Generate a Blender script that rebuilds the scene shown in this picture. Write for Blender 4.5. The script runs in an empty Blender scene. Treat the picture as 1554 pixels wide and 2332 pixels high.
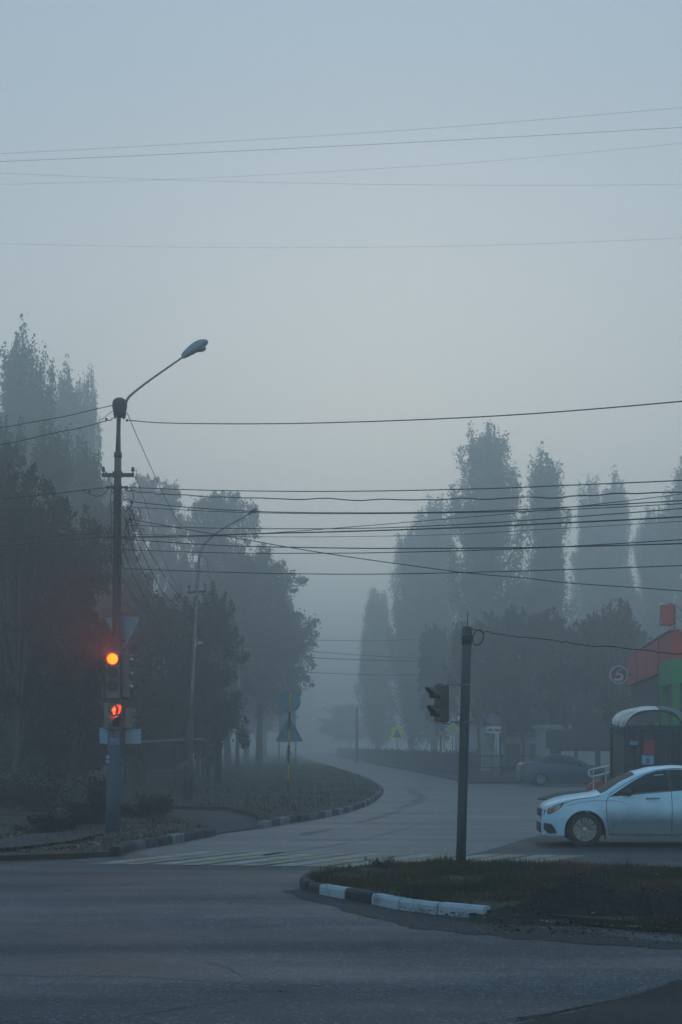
import bpy, math, random
import numpy as np
from mathutils import Vector, Matrix, noise
from mathutils.geometry import delaunay_2d_cdt

R = math.radians
rnd = random.Random(7)
sc = bpy.context.scene

# ------------------------------------------------------------------ camera
CAMH, FPX, HZ, CU = 1.85, 3240.0, 1700.0, 777.0      # metres, focal in photo pixels, horizon row, centre column
cd = bpy.data.cameras.new('camera')
cd.sensor_fit = 'VERTICAL'; cd.sensor_height = 36.0
cd.lens = 36.0 * FPX / 2332.0
cd.shift_y = (HZ - 1166.0) / 2332.0
cd.clip_start = 0.1; cd.clip_end = 3000
cam = bpy.data.objects.new('camera', cd); sc.collection.objects.link(cam)
cam.location = (0, 0, CAMH); cam.rotation_euler = (R(90), 0, 0)
sc.camera = cam

# ------------------------------------------------------------------ world / sun / exposure
SUN_EL, SUN_AZ = 14.0, 2.0
w = bpy.data.worlds.new('World'); sc.world = w; w.use_nodes = True
nt = w.node_tree; nt.nodes.clear()
def N(t, **k):
    n = nt.nodes.new(t)
    for a, b in k.items(): setattr(n, a, b)
    return n
sky = N('ShaderNodeTexSky', sky_type='NISHITA', sun_disc=False, sun_elevation=R(SUN_EL), sun_rotation=R(SUN_AZ),
        air_density=1.0, dust_density=4.0, ozone_density=2.5)
tc = N('ShaderNodeTexCoord'); sp = N('ShaderNodeSeparateXYZ')
ramp = N('ShaderNodeValToRGB')
cr = ramp.color_ramp
cr.elements[0].position = 0.0; cr.elements[0].color = (0.80, 1.0, 1.0, 1)
cr.elements[1].position = 1.0; cr.elements[1].color = (0.34, 0.68, 0.94, 1)
for p, c in ((0.10, (0.88, 1.0, 1.0, 1)), (0.22, (0.76, 0.82, 0.81, 1)), (0.42, (0.51, 0.635, 0.745, 1)), (0.7, (0.33, 0.60, 0.88, 1))):
    e = cr.elements.new(p); e.color = c
mul = N('ShaderNodeVectorMath', operation='SCALE'); mul.inputs['Scale'].default_value = 7.7
mix = N('ShaderNodeMix', data_type='RGBA'); mix.inputs['Factor'].default_value = 0.95
bg = N('ShaderNodeBackground'); bg.inputs['Strength'].default_value = 0.10
out = N('ShaderNodeOutputWorld')
L = nt.links.new
L(tc.outputs['Generated'], sp.inputs[0]); L(sp.outputs['Z'], ramp.inputs['Fac'])
L(ramp.outputs['Color'], mul.inputs[0])
L(sky.outputs['Color'], mix.inputs['A']); L(mul.outputs[0], mix.inputs['B'])
L(mix.outputs['Result'], bg.inputs['Color']); L(bg.outputs[0], out.inputs['Surface'])

sd = bpy.data.lights.new('sun', 'SUN'); sd.energy = 0.05; sd.angle = R(50); sd.color = (1.0, 0.93, 0.84)
so = bpy.data.objects.new('sun', sd); sc.collection.objects.link(so)
so.rotation_euler = (R(-(90 - SUN_EL)), 0, R(-SUN_AZ))      # shines towards -Y, low ahead of the camera
sc.view_settings.view_transform = 'Standard'; sc.view_settings.look = 'None'
sc.view_settings.gamma = 1.0; sc.view_settings.exposure = 0.0
try: sc.view_settings.use_curve_mapping = False
except Exception: pass
sc.cycles.volume_bounces = 2
sc.cycles.max_bounces = 6; sc.cycles.diffuse_bounces = 3; sc.cycles.glossy_bounces = 2
sc.cycles.transparent_max_bounces = 8
sc.cycles.use_denoising = True
sc.cycles.sample_clamp_indirect = 4.0

HAZE = 0.0073

# ------------------------------------------------------------------ helpers
COL = sc.collection
WL = {}                                               # world location of unrotated parents
def P(u, v, Y): return Vector(((u - CU) / FPX * Y, Y, CAMH + (HZ - v) / FPX * Y))
def G(u, v, z=0.0):
    Y = (CAMH - z) * FPX / (v - HZ)
    return Vector(((u - CU) / FPX * Y, Y, z))
def GY(v): return CAMH * FPX / (v - HZ)

def tag(o, label=None, cat=None, group=None, kind=None):
    if label: o['label'] = label
    if cat: o['category'] = cat
    if group: o['group'] = group
    if kind: o['kind'] = kind
    return o
def thing(name, label, cat, loc=(0, 0, 0), group=None, rz=0.0):
    o = bpy.data.objects.new(name, None); COL.objects.link(o)
    o.empty_display_size = 0.2
    o.location = loc; o.rotation_euler = (0, 0, rz); WL[o] = Vector(loc)
    return tag(o, label, cat, group)

class MB:
    def __init__(s): s.v = []; s.f = []; s.mi = []; s.cur = 0
    def add(s, vs, fs):
        b = len(s.v); s.v.extend([tuple(x) for x in vs])
        for f in fs: s.f.append(tuple(i + b for i in f)); s.mi.append(s.cur)
        return s
    def box(s, c, d, M=None, bev=0.0):
        hx, hy, hz = d[0] / 2, d[1] / 2, d[2] / 2
        if bev > 0:
            vs = []; e = bev
            for x, y in ((-hx + e, -hy), (hx - e, -hy), (hx, -hy + e), (hx, hy - e), (hx - e, hy), (-hx + e, hy), (-hx, hy - e), (-hx, -hy + e)):
                vs.append((x, y))
            V = []
            for z, k in ((-hz, 1 - e / max(hx, hy)), (-hz + e, 1), (hz - e, 1), (hz, 1 - e / max(hx, hy))):
                for x, y in vs: V.append(Vector((x * k, y * k, z)))
            F = []
            for r in range(3):
                for i in range(8):
                    j = (i + 1) % 8; F.append((r * 8 + i, r * 8 + j, r * 8 + 8 + j, r * 8 + 8 + i))
            F.append(tuple(range(7, -1, -1))); F.append(tuple(range(24, 32)))
        else:
            V = [Vector((x, y, z)) for z in (-hz, hz) for x, y in ((-hx, -hy), (hx, -hy), (hx, hy), (-hx, hy))]
            F = [(3, 2, 1, 0), (4, 5, 6, 7), (0, 1, 5, 4), (1, 2, 6, 5), (2, 3, 7, 6), (3, 0, 4, 7)]
        c = Vector(c)
        V = [(M @ v if M else v) + c for v in V]
        return s.add(V, F)
    def tube(s, pts, r, n=8, cap=True):
        pts = [Vector(p) for p in pts]; m = len(pts)
        rr = r if isinstance(r, (list, tuple)) else [r] * m
        V = []; up = None
        for i, p in enumerate(pts):
            t = (pts[min(i + 1, m - 1)] - pts[max(i - 1, 0)])
            if t.length < 1e-9: t = Vector((0, 0, 1))
            t.normalize()
            if up is None:
                up = Vector((0, 0, 1)) if abs(t.z) < 0.9 else Vector((1, 0, 0))
            a = t.cross(up)
            if a.length < 1e-5: a = t.cross(Vector((0.3, 1, 0.2)))
            a.normalize(); b = a.cross(t); up = b
            for k in range(n):
                q = 2 * math.pi * k / n
                V.append(p + (a * math.cos(q) + b * math.sin(q)) * rr[i])
        F = []
        for i in range(m - 1):
            for k in range(n):
                j = (k + 1) % n
                F.append((i * n + k, i * n + j, i * n + n + j, i * n + n + k))
        if cap:
            F.append(tuple(range(n - 1, -1, -1))); F.append(tuple(range((m - 1) * n, m * n)))
        return s.add(V, F)
    def lathe(s, prof, c, n=20, M=None):
        V = []; F = []; c = Vector(c)
        for z, r in prof:
            for k in range(n):
                q = 2 * math.pi * k / n
                v = Vector((r * math.cos(q), r * math.sin(q), z)); V.append((M @ v if M else v) + c)
        for i in range(len(prof) - 1):
            for k in range(n):
                j = (k + 1) % n
                F.append((i * n + k, i * n + j, i * n + n + j, i * n + n + k))
        F.append(tuple(range(n - 1, -1, -1))); F.append(tuple(range((len(prof) - 1) * n, len(prof) * n)))
        return s.add(V, F)
    def sphere(s, c, r, n=12, m=8, sc_=(1, 1, 1)):
        prof = [(-math.cos(math.pi * i / m), math.sin(math.pi * i / m)) for i in range(m + 1)]
        prof = [(z, max(q, 1e-3)) for z, q in prof]
        return s.lathe(prof, c, n, Matrix.Diagonal((r * sc_[0], r * sc_[1], r * sc_[2])))
    def prism(s, poly, M, t):
        """poly in local XY, extruded along local Z by t, moved by 4x4 M"""
        n = len(poly)
        V = [M @ Vector((x, y, 0)) for x, y in poly] + [M @ Vector((x, y, t)) for x, y in poly]
        F = [tuple(range(n - 1, -1, -1)), tuple(range(n, 2 * n))]
        for i in range(n):
            j = (i + 1) % n; F.append((i, j, n + j, n + i))
        return s.add(V, F)
    def build(s, name, mats, parent=None, smooth=False, origin=None):
        me = bpy.data.meshes.new(name)
        o = bpy.data.objects.new(name, me); COL.objects.link(o)
        if parent is not None and parent in WL: off = WL[parent]
        elif origin is not None: off = Vector(origin)
        else: off = Vector((0, 0, 0))
        me.from_pydata([(x - off.x, y - off.y, z - off.z) for x, y, z in s.v], [], s.f)
        if not isinstance(mats, (list, tuple)): mats = [mats]
        for m in mats: me.materials.append(m)
        if len(mats) > 1: me.polygons.foreach_set('material_index', s.mi)
        if smooth: me.polygons.foreach_set('use_smooth', [True] * len(me.polygons))
        me.validate(); me.update()
        if parent is not None:
            o.parent = parent; WL[o] = off
        else:
            o.location = off; WL[o] = off
        return o

def FR(c, facing_deg, tilt=0.0):
    """frame for an upright plate: local X = right seen from its face, Y = up, Z = face normal; facing 0 looks at -Y (the camera)"""
    a = R(facing_deg)
    n = Vector((math.sin(a), -math.cos(a), 0)); up = Vector((0, 0, 1)); x = up.cross(n)
    M = Matrix((( x.x, up.x, n.x, c[0]), (x.y, up.y, n.y, c[1]), (x.z, up.z, n.z, c[2]), (0, 0, 0, 1)))
    return M @ Matrix.Rotation(tilt, 4, 'Z')
def circ(r, n=28, cx=0, cy=0): return [(cx + r * math.cos(2 * math.pi * i / n), cy + r * math.sin(2 * math.pi * i / n)) for i in range(n)]
def rect(w_, h_, cx=0, cy=0): return [(cx - w_ / 2, cy - h_ / 2), (cx + w_ / 2, cy - h_ / 2), (cx + w_ / 2, cy + h_ / 2), (cx - w_ / 2, cy + h_ / 2)]

def smooth_path(pts, n=8):
    """Catmull-Rom through points"""
    pts = [Vector(p) for p in pts]
    q = [pts[0] * 2 - pts[1]] + pts + [pts[-1] * 2 - pts[-2]]
    o = []
    for i in range(1, len(q) - 2):
        a, b, c, d = q[i - 1], q[i], q[i + 1], q[i + 2]
        for k in range(n):
            t = k / n
            o.append(0.5 * ((2 * b) + (c - a) * t + (2 * a - 5 * b + 4 * c - d) * t * t + (3 * b - a - 3 * c + d) * t ** 3))
    o.append(pts[-1]); return o

def fast_mesh(name, V, nper, mat, parent=None, extra=None):
    """V: (N*nper,3) float array, each nper verts is a face"""
    me = bpy.data.meshes.new(name)
    nv = len(V); nf = nv // nper
    me.vertices.add(nv); me.vertices.foreach_set('co', np.asarray(V, dtype=np.float32).ravel())
    me.loops.add(nv); me.loops.foreach_set('vertex_index', np.arange(nv, dtype=np.int32))
    me.polygons.add(nf); me.polygons.foreach_set('loop_start', np.arange(0, nv, nper, dtype=np.int32))
    me.materials.append(mat); me.update(calc_edges=True)
    return me

# ------------------------------------------------------------------ materials
def pm(name, c1, c2=None, scale=4.0, rough=0.8, metal=0.0, bump=0.0, bscale=None, lo=0.35, hi=0.65, detail=6.0, spec=0.5, stretch=None, r2=None):
    m = bpy.data.materials.new(name); m.use_nodes = True
    t = m.node_tree; b = t.nodes['Principled BSDF']
    b.inputs['Roughness'].default_value = rough; b.inputs['Metallic'].default_value = metal
    b.inputs['Specular IOR Level'].default_value = spec
    co = t.nodes.new('ShaderNodeTexCoord'); src = co.outputs['Object']
    if stretch:
        mp = t.nodes.new('ShaderNodeMapping'); mp.inputs['Scale'].default_value = stretch
        t.links.new(src, mp.inputs[0]); src = mp.outputs[0]
    if c2 is None: c2 = tuple(x * 0.8 for x in c1)
    nz = t.nodes.new('ShaderNodeTexNoise'); nz.inputs['Scale'].default_value = scale; nz.inputs['Detail'].default_value = detail
    t.links.new(src, nz.inputs['Vector'])
    mr = t.nodes.new('ShaderNodeMapRange'); mr.inputs['From Min'].default_value = lo; mr.inputs['From Max'].default_value = hi
    t.links.new(nz.outputs['Fac'], mr.inputs['Value'])
    mx = t.nodes.new('ShaderNodeMix'); mx.data_type = 'RGBA'
    mx.inputs['A'].default_value = (*c1, 1); mx.inputs['B'].default_value = (*c2, 1)
    t.links.new(mr.outputs[0], mx.inputs['Factor']); t.links.new(mx.outputs['Result'], b.inputs['Base Color'])
    if r2 is not None:
        m2 = t.nodes.new('ShaderNodeMapRange'); m2.inputs['To Min'].default_value = rough; m2.inputs['To Max'].default_value = r2
        t.links.new(mr.outputs[0], m2.inputs['Value']); t.links.new(m2.outputs[0], b.inputs['Roughness'])
    if bump:
        n2 = t.nodes.new('ShaderNodeTexNoise'); n2.inputs['Scale'].default_value = bscale or scale * 6; n2.inputs['Detail'].default_value = 5
        t.links.new(src, n2.inputs['Vector'])
        bp = t.nodes.new('ShaderNodeBump'); bp.inputs['Strength'].default_value = bump; bp.inputs['Distance'].default_value = 0.02
        t.links.new(n2.outputs['Fac'], bp.inputs['Height']); t.links.new(bp.outputs[0], b.inputs['Normal'])
    return m

def emit(name, col, strength=1.0):
    m = bpy.data.materials.new(name); m.use_nodes = True
    t = m.node_tree; t.nodes.clear()
    e = t.nodes.new('ShaderNodeEmission'); e.inputs['Color'].default_value = (*col, 1); e.inputs['Strength'].default_value = strength
    o = t.nodes.new('ShaderNodeOutputMaterial'); t.links.new(e.outputs[0], o.inputs['Surface'])
    return m

def asphalt(name, c1, c2, streak=(0.25, 1.2, 1), rough=(0.42, 0.62), cracks=True):
    m = bpy.data.materials.new(name); m.use_nodes = True
    t = m.node_tree; b = t.nodes['Principled BSDF']; lk = t.links.new
    b.inputs['Specular IOR Level'].default_value = 0.38
    co = t.nodes.new('ShaderNodeTexCoord')
    def nz(scale, detail=6, mapping=None, dist=0.0):
        n = t.nodes.new('ShaderNodeTexNoise'); n.inputs['Scale'].default_value = scale; n.inputs['Detail'].default_value = detail
        n.inputs['Distortion'].default_value = dist
        if mapping:
            mp = t.nodes.new('ShaderNodeMapping'); mp.inputs['Scale'].default_value = mapping
            lk(co.outputs['Object'], mp.inputs[0]); lk(mp.outputs[0], n.inputs['Vector'])
        else: lk(co.outputs['Object'], n.inputs['Vector'])
        return n.outputs['Fac']
    def rng(src, a, b_, c=0.0, d=1.0):
        r = t.nodes.new('ShaderNodeMapRange'); r.inputs['From Min'].default_value = a; r.inputs['From Max'].default_value = b_
        r.inputs['To Min'].default_value = c; r.inputs['To Max'].default_value = d; lk(src, r.inputs['Value']); return r.outputs[0]
    def mul_(a, b_):
        q = t.nodes.new('ShaderNodeMath'); q.operation = 'MULTIPLY'; lk(a, q.inputs[0]); lk(b_, q.inputs[1]); return q.outputs[0]
    big = rng(nz(0.35, 5, streak), 0.32, 0.68)
    mx = t.nodes.new('ShaderNodeMix'); mx.data_type = 'RGBA'; mx.inputs['A'].default_value = (*c1, 1); mx.inputs['B'].default_value = (*c2, 1)
    lk(big, mx.inputs['Factor'])
    mid = rng(nz(3.2, 10), 0.3, 0.7, 0.75, 1.22)
    fine = rng(nz(60, 2), 0.32, 0.68, 0.30, 1.75)
    # light aggregate stones
    vo = t.nodes.new('ShaderNodeTexVoronoi'); vo.inputs['Scale'].default_value = 38; lk(co.outputs['Object'], vo.inputs['Vector'])
    sep = t.nodes.new('ShaderNodeSeparateColor'); lk(vo.outputs['Color'], sep.inputs[0])
    st = rng(sep.outputs[0], 0.78, 0.95, 1.0, 2.6)
    dk = rng(sep.outputs[1], 0.90, 0.97, 1.0, 0.35)
    f = mul_(mul_(mul_(mid, fine), st), dk)
    if cracks:
        vc = t.nodes.new('ShaderNodeTexVoronoi'); vc.feature = 'DISTANCE_TO_EDGE'; vc.inputs['Scale'].default_value = 0.17
        mp = t.nodes.new('ShaderNodeMapping'); mp.inputs['Location'].default_value = (3.3, 1.7, 0)
        n = t.nodes.new('ShaderNodeTexNoise'); n.inputs['Scale'].default_value = 1.3; n.inputs['Detail'].default_value = 8; lk(co.outputs['Object'], n.inputs['Vector'])
        sv = t.nodes.new('ShaderNodeVectorMath'); sv.operation = 'SCALE'; sv.inputs['Scale'].default_value = 0.9; lk(n.outputs['Color'], sv.inputs[0])
        ad = t.nodes.new('ShaderNodeVectorMath'); ad.operation = 'ADD'; lk(co.outputs['Object'], ad.inputs[0]); lk(sv.outputs[0], ad.inputs[1])
        lk(ad.outputs[0], mp.inputs[0]); lk(mp.outputs[0], vc.inputs['Vector'])
        ck = rng(vc.outputs['Distance'], 0.0006, 0.0035, 0.45, 1.0)
        msk = rng(nz(0.5, 2), 0.45, 0.55)
        # ck' = 1 - msk*(1-ck)
        iv = t.nodes.new('ShaderNodeMath'); iv.operation = 'SUBTRACT'; iv.inputs[0].default_value = 1.0; lk(ck, iv.inputs[1])
        mm = mul_(msk, iv.outputs[0])
        i2 = t.nodes.new('ShaderNodeMath'); i2.operation = 'SUBTRACT'; i2.inputs[0].default_value = 1.0; lk(mm, i2.inputs[1])
        f = mul_(f, i2.outputs[0])
    vs = t.nodes.new('ShaderNodeVectorMath'); vs.operation = 'SCALE'; lk(mx.outputs['Result'], vs.inputs[0]); lk(f, vs.inputs['Scale'])
    lk(vs.outputs[0], b.inputs['Base Color'])
    lk(rng(nz(0.6, 5, streak), 0.35, 0.65, rough[0], rough[1]), b.inputs['Roughness'])
    bp = t.nodes.new('ShaderNodeBump'); bp.inputs['Strength'].default_value = 0.8; bp.inputs['Distance'].default_value = 0.010
    lk(nz(110, 3), bp.inputs['Height']); lk(bp.outputs[0], b.inputs['Normal'])
    return m

def foliage(name, c1, c2, c3):
    m = bpy.data.materials.new(name); m.use_nodes = True
    t = m.node_tree; t.nodes.clear(); lk = t.links.new
    co = t.nodes.new('ShaderNodeTexCoord'); n = t.nodes.new('ShaderNodeTexNoise'); n.inputs['Scale'].default_value = 0.7; n.inputs['Detail'].default_value = 5
    lk(co.outputs['Object'], n.inputs['Vector'])
    r = t.nodes.new('ShaderNodeValToRGB'); r.color_ramp.elements[0].position = 0.36; r.color_ramp.elements[1].position = 0.66
    r.color_ramp.elements[0].color = (*c1, 1); r.color_ramp.elements[1].color = (*c3, 1)
    e = r.color_ramp.elements.new(0.5); e.color = (*c2, 1)
    lk(n.outputs['Fac'], r.inputs[0])
    d = t.nodes.new('ShaderNodeBsdfDiffuse'); tr = t.nodes.new('ShaderNodeBsdfTranslucent'); mx = t.nodes.new('ShaderNodeMixShader'); mx.inputs[0].default_value = 0.25
    lk(r.outputs[0], d.inputs['Color']); lk(r.outputs[0], tr.inputs['Color']); lk(d.outputs[0], mx.inputs[1]); lk(tr.outputs[0], mx.inputs[2])
    o = t.nodes.new('ShaderNodeOutputMaterial'); lk(mx.outputs[0], o.inputs['Surface'])
    return m

M = {}
M['asphalt'] = asphalt('asphalt', (0.020, 0.027, 0.033), (0.052, 0.063, 0.075), rough=(0.38, 0.72))
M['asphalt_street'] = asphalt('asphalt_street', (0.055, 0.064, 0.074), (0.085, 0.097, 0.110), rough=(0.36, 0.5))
M['asphalt_dark'] = asphalt('asphalt_dark', (0.008, 0.009, 0.011), (0.014, 0.015, 0.018), rough=(0.6, 0.85), cracks=False)
M['asphalt_lot'] = asphalt('asphalt_lot', (0.017, 0.020, 0.023), (0.028, 0.031, 0.035), rough=(0.5, 0.7))
M['asphalt_wet'] = asphalt('asphalt_wet', (0.026, 0.031, 0.037), (0.040, 0.047, 0.055), rough=(0.45, 0.6), cracks=False)
M['dirt'] = pm('dirt', (0.018, 0.015, 0.014), (0.036, 0.031, 0.026), 1.5, 0.95, bump=0.6, bscale=18)
M['soil'] = pm('soil', (0.007, 0.007, 0.008), (0.018, 0.016, 0.016), 6, 0.95, bump=0.9, bscale=30)
M['turf'] = pm('turf', (0.016, 0.020, 0.012), (0.030, 0.027, 0.018), 1.2, 0.95, bump=0.6, bscale=25)
M['path_dark'] = pm('path_dark', (0.030, 0.032, 0.036), (0.014, 0.014, 0.015), 1.4, 0.9, bump=0.5)
M['path'] = pm('path', (0.034, 0.035, 0.036), (0.015, 0.013, 0.012), 1.1, 0.85, bump=0.4, lo=0.42, hi=0.62, stretch=(0.5, 1.6, 1))
M['line'] = pm('line_paint', (0.17, 0.185, 0.20), (0.05, 0.055, 0.06), 5, 0.6, lo=0.40, hi=0.72)
M['zebra_white'] = pm('zebra_white', (0.235, 0.26, 0.255), (0.075, 0.085, 0.095), 3.0, 0.6, lo=0.42, hi=0.74)
M['zebra_yellow'] = pm('zebra_yellow', (0.25, 0.20, 0.115), (0.08, 0.085, 0.09), 3.0, 0.6, lo=0.40, hi=0.72)
M['kerb_white'] = pm('kerb_white', (0.29, 0.385, 0.46), (0.10, 0.11, 0.12), 4.5, 0.8, bump=0.6, lo=0.50, hi=0.72)
M['kerb_black'] = pm('kerb_black', (0.016, 0.022, 0.030), (0.06, 0.066, 0.075), 6, 0.8, bump=0.4, lo=0.5, hi=0.75)
M['kerb_grey'] = pm('kerb_grey', (0.11, 0.12, 0.13), (0.05, 0.055, 0.06), 6, 0.85, bump=0.4)
M['concrete'] = pm('concrete', (0.20, 0.205, 0.21), (0.10, 0.105, 0.11), 5, 0.85, bump=0.3, stretch=(1, 1, 0.25))
M['concrete_dark'] = pm('concrete_dark', (0.07, 0.078, 0.085), (0.045, 0.05, 0.055), 5, 0.8, bump=0.3, stretch=(1, 1, 0.25))
M['blue_steel'] = pm('blue_steel', (0.055, 0.105, 0.15), (0.04, 0.075, 0.105), 4, 0.55, bump=0.1, stretch=(1, 1, 0.2))
M['pole_dark'] = pm('pole_dark', (0.035, 0.052, 0.062), (0.02, 0.032, 0.040), 5, 0.5, bump=0.15, stretch=(1, 1, 0.2))
M['steel'] = pm('steel', (0.60, 0.66, 0.70), (0.45, 0.5, 0.54), 6, 0.4, metal=0.2)
M['galv'] = pm('galvanised', (0.20, 0.25, 0.28), (0.12, 0.15, 0.17), 7, 0.5, metal=0.3)
M['lamp_grey'] = pm('lamp_grey', (0.20, 0.27, 0.31), (0.13, 0.18, 0.21), 6, 0.5)
M['lamp_glass'] = pm('lamp_glass', (0.16, 0.16, 0.17), (0.10, 0.10, 0.11), 8, 0.2)
M['black'] = pm('black_metal', (0.018, 0.022, 0.026), (0.03, 0.035, 0.04), 5, 0.55)
M['cable'] = pm('cable_black', (0.012, 0.015, 0.018), (0.02, 0.022, 0.025), 5, 0.7)
M['rubber'] = pm('rubber', (0.016, 0.017, 0.019), (0.03, 0.03, 0.032), 10, 0.85)
M['plastic'] = pm('dark_plastic', (0.03, 0.04, 0.045), (0.02, 0.026, 0.03), 6, 0.5)
M['tl_case'] = pm('signal_case', (0.13, 0.14, 0.14), (0.085, 0.095, 0.10), 5, 0.55)
M['tl_green'] = pm('signal_case_green', (0.040, 0.070, 0.065), (0.030, 0.048, 0.046), 4, 0.5)
M['tl_lens'] = pm('dead_lens', (0.014, 0.011, 0.012), (0.008, 0.008, 0.009), 8, 0.3)
M['plate_blue'] = pm('plate_pale_blue', (0.20, 0.42, 0.56), (0.15, 0.33, 0.45), 4, 0.6)
M['plate_violet'] = pm('plate_violet', (0.16, 0.17, 0.36), (0.12, 0.13, 0.28), 9, 0.6)
M['sticker'] = pm('blue_sticker', (0.07, 0.15, 0.45), (0.3, 0.38, 0.6), 20, 0.5)
M['sign_back'] = pm('sign_back', (0.12, 0.29, 0.38), (0.09, 0.20, 0.27), 5, 0.5, metal=0.2)
M['yellow'] = pm('yellow_paint', (0.66, 0.40, 0.03), (0.46, 0.28, 0.03), 8, 0.6)
M['blackp'] = pm('black_paint', (0.014, 0.016, 0.018), (0.03, 0.03, 0.03), 8, 0.6)
M['white'] = pm('white_paint', (0.62, 0.66, 0.68), (0.42, 0.45, 0.47), 4, 0.6)
M['sign_yellow'] = pm('sign_yellow', (0.85, 0.92, 0.02), (0.75, 0.85, 0.03), 4, 0.5)
M['sign_amber'] = pm('sign_amber', (0.60, 0.58, 0.10), (0.5, 0.48, 0.10), 4, 0.5)
M['sign_orange'] = pm('sign_orange', (0.55, 0.20, 0.06), (0.45, 0.22, 0.08), 6, 0.6)
M['sign_blue'] = pm('sign_blue', (0.06, 0.12, 0.34), (0.05, 0.10, 0.26), 4, 0.5)
M['sign_red'] = pm('sign_red', (0.42, 0.03, 0.05), (0.35, 0.03, 0.05), 4, 0.5)
M['red_fascia'] = pm('red_fascia', (0.46, 0.035, 0.030), (0.36, 0.03, 0.03), 1.5, 0.6)
M['red_seam'] = pm('red_seam', (0.22, 0.02, 0.02), None, 2, 0.7)
M['green'] = pm('green_panel', (0.015, 0.26, 0.08), (0.012, 0.20, 0.065), 1.5, 0.5)
M['wall_dark'] = pm('dark_wall', (0.06, 0.068, 0.08), (0.045, 0.05, 0.06), 1.0, 0.8)
M['wall_pale'] = pm('pale_wall', (0.50, 0.54, 0.57), (0.36, 0.39, 0.42), 0.6, 0.85)
M['roof_dark'] = pm('dark_roof', (0.035, 0.042, 0.05), (0.025, 0.03, 0.035), 1.0, 0.8)
M['slats'] = pm('dark_slats', (0.030, 0.048, 0.060), (0.022, 0.034, 0.042), 3, 0.6, stretch=(10, 1, 0.1))
M['poster'] = pm('red_poster', (0.32, 0.03, 0.06), (0.24, 0.03, 0.05), 5, 0.5)
M['bark'] = pm('bark', (0.045, 0.042, 0.040), (0.08, 0.075, 0.07), 3, 0.95, bump=0.7, stretch=(1, 1, 0.25))
M['fence_green'] = pm('fence_paint', (0.035, 0.055, 0.050), (0.025, 0.038, 0.036), 5, 0.7)
M['fence_grey'] = pm('fence_grey', (0.045, 0.055, 0.065), (0.09, 0.10, 0.11), 3, 0.8, lo=0.5, hi=0.7)
M['skin'] = pm('skin', (0.42, 0.27, 0.2), (0.38, 0.24, 0.18), 5, 0.6)
M['coat'] = pm('dark_coat', (0.022, 0.028, 0.045), (0.03, 0.035, 0.05), 5, 0.9)
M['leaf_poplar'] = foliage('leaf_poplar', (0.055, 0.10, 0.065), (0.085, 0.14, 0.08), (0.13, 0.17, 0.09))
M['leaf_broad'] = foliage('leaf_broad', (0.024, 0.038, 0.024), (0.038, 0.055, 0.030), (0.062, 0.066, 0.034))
M['leaf_dark'] = foliage('leaf_dark', (0.014, 0.024, 0.018), (0.022, 0.036, 0.022), (0.042, 0.046, 0.026))
M['leaf_red'] = foliage('leaf_red', (0.060, 0.030, 0.022), (0.105, 0.040, 0.030), (0.12, 0.060, 0.034))
M['bush'] = foliage('leaf_bush', (0.008, 0.014, 0.011), (0.013, 0.022, 0.014), (0.024, 0.027, 0.015))
M['bush_dry'] = foliage('leaf_bush_dry', (0.016, 0.013, 0.010), (0.024, 0.019, 0.012), (0.034, 0.026, 0.014))
M['grass'] = foliage('grass_blades', (0.024, 0.046, 0.018), (0.050, 0.052, 0.021), (0.12, 0.070, 0.034))
M['grass_dry'] = foliage('grass_dry', (0.030, 0.036, 0.018), (0.050, 0.044, 0.022), (0.080, 0.055, 0.028))
M['litter'] = foliage('leaf_litter', (0.04, 0.028, 0.018), (0.12, 0.08, 0.05), (0.34, 0.30, 0.25))
M['litter'].node_tree.nodes['Noise Texture'].inputs['Scale'].default_value = 12

M['stain'] = asphalt('stain', (0.014, 0.016, 0.018), (0.024, 0.027, 0.030), rough=(0.7, 0.9), cracks=False)
# ------------------------------------------------------------------ ground, road, verges
def sheet(name, pts, z, mat, label=None, dens=None):
    """flat polygon sheet, triangulated"""
    p2 = [Vector((p[0], p[1])) for p in pts]
    n = len(p2)
    v, e, f, *_ = delaunay_2d_cdt(p2, [(i, (i + 1) % n) for i in range(n)], [], 1, 1e-4)
    mb = MB(); mb.add([(a.x, a.y, z) for a in v], [tuple(x) for x in f])
    o = mb.build(name, mat); o['kind'] = 'structure'
    if label: o['label'] = label
    return o
def slab(name, pts, z0, z1, mat, label=None, bumps=0.0):
    """raised ground piece with subdivided uneven top"""
    p2 = [Vector((p[0], p[1])) for p in pts]; n = len(p2)
    xs = [p.x for p in p2]; ys = [p.y for p in p2]
    step = max(0.4, min(max(xs) - min(xs), max(ys) - min(ys)) / 30)
    allp = list(p2)
    if bumps:
        x = min(xs)
        while x < max(xs):
            y = min(ys)
            while y < max(ys):
                if inside(x, y, p2): allp.append(Vector((x + rnd.uniform(-.1, .1) * step, y + rnd.uniform(-.1, .1) * step)))
                y += step
            x += step
    v, e, f, *_ = delaunay_2d_cdt(allp, [(i, (i + 1) % n) for i in range(n)], [], 1, 1e-4)
    mb = MB()
    V = [(a.x, a.y, z1 + (bumps * noise.noise(Vector((a.x * .9, a.y * .9, 0))) if i >= n else 0)) for i, a in enumerate(v)]
    mb.add(V, [tuple(x) for x in f])
    b = [(p.x, p.y, z0) for p in p2] + [(p.x, p.y, z1) for p in p2]
    mb.add(b, [(i, (i + 1) % n, n + (i + 1) % n, n + i) for i in range(n)])
    o = mb.build(name, mat); o['kind'] = 'structure'
    if label: o['label'] = label
    return o
def inside(x, y, poly):
    c = False; n = len(poly); j = n - 1
    for i in range(n):
        xi, yi = poly[i][0], poly[i][1]; xj, yj = poly[j][0], poly[j][1]
        if (yi > y) != (yj > y) and x < (xj - xi) * (y - yi) / (yj - yi) + xi: c = not c
        j = i
    return c

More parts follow.
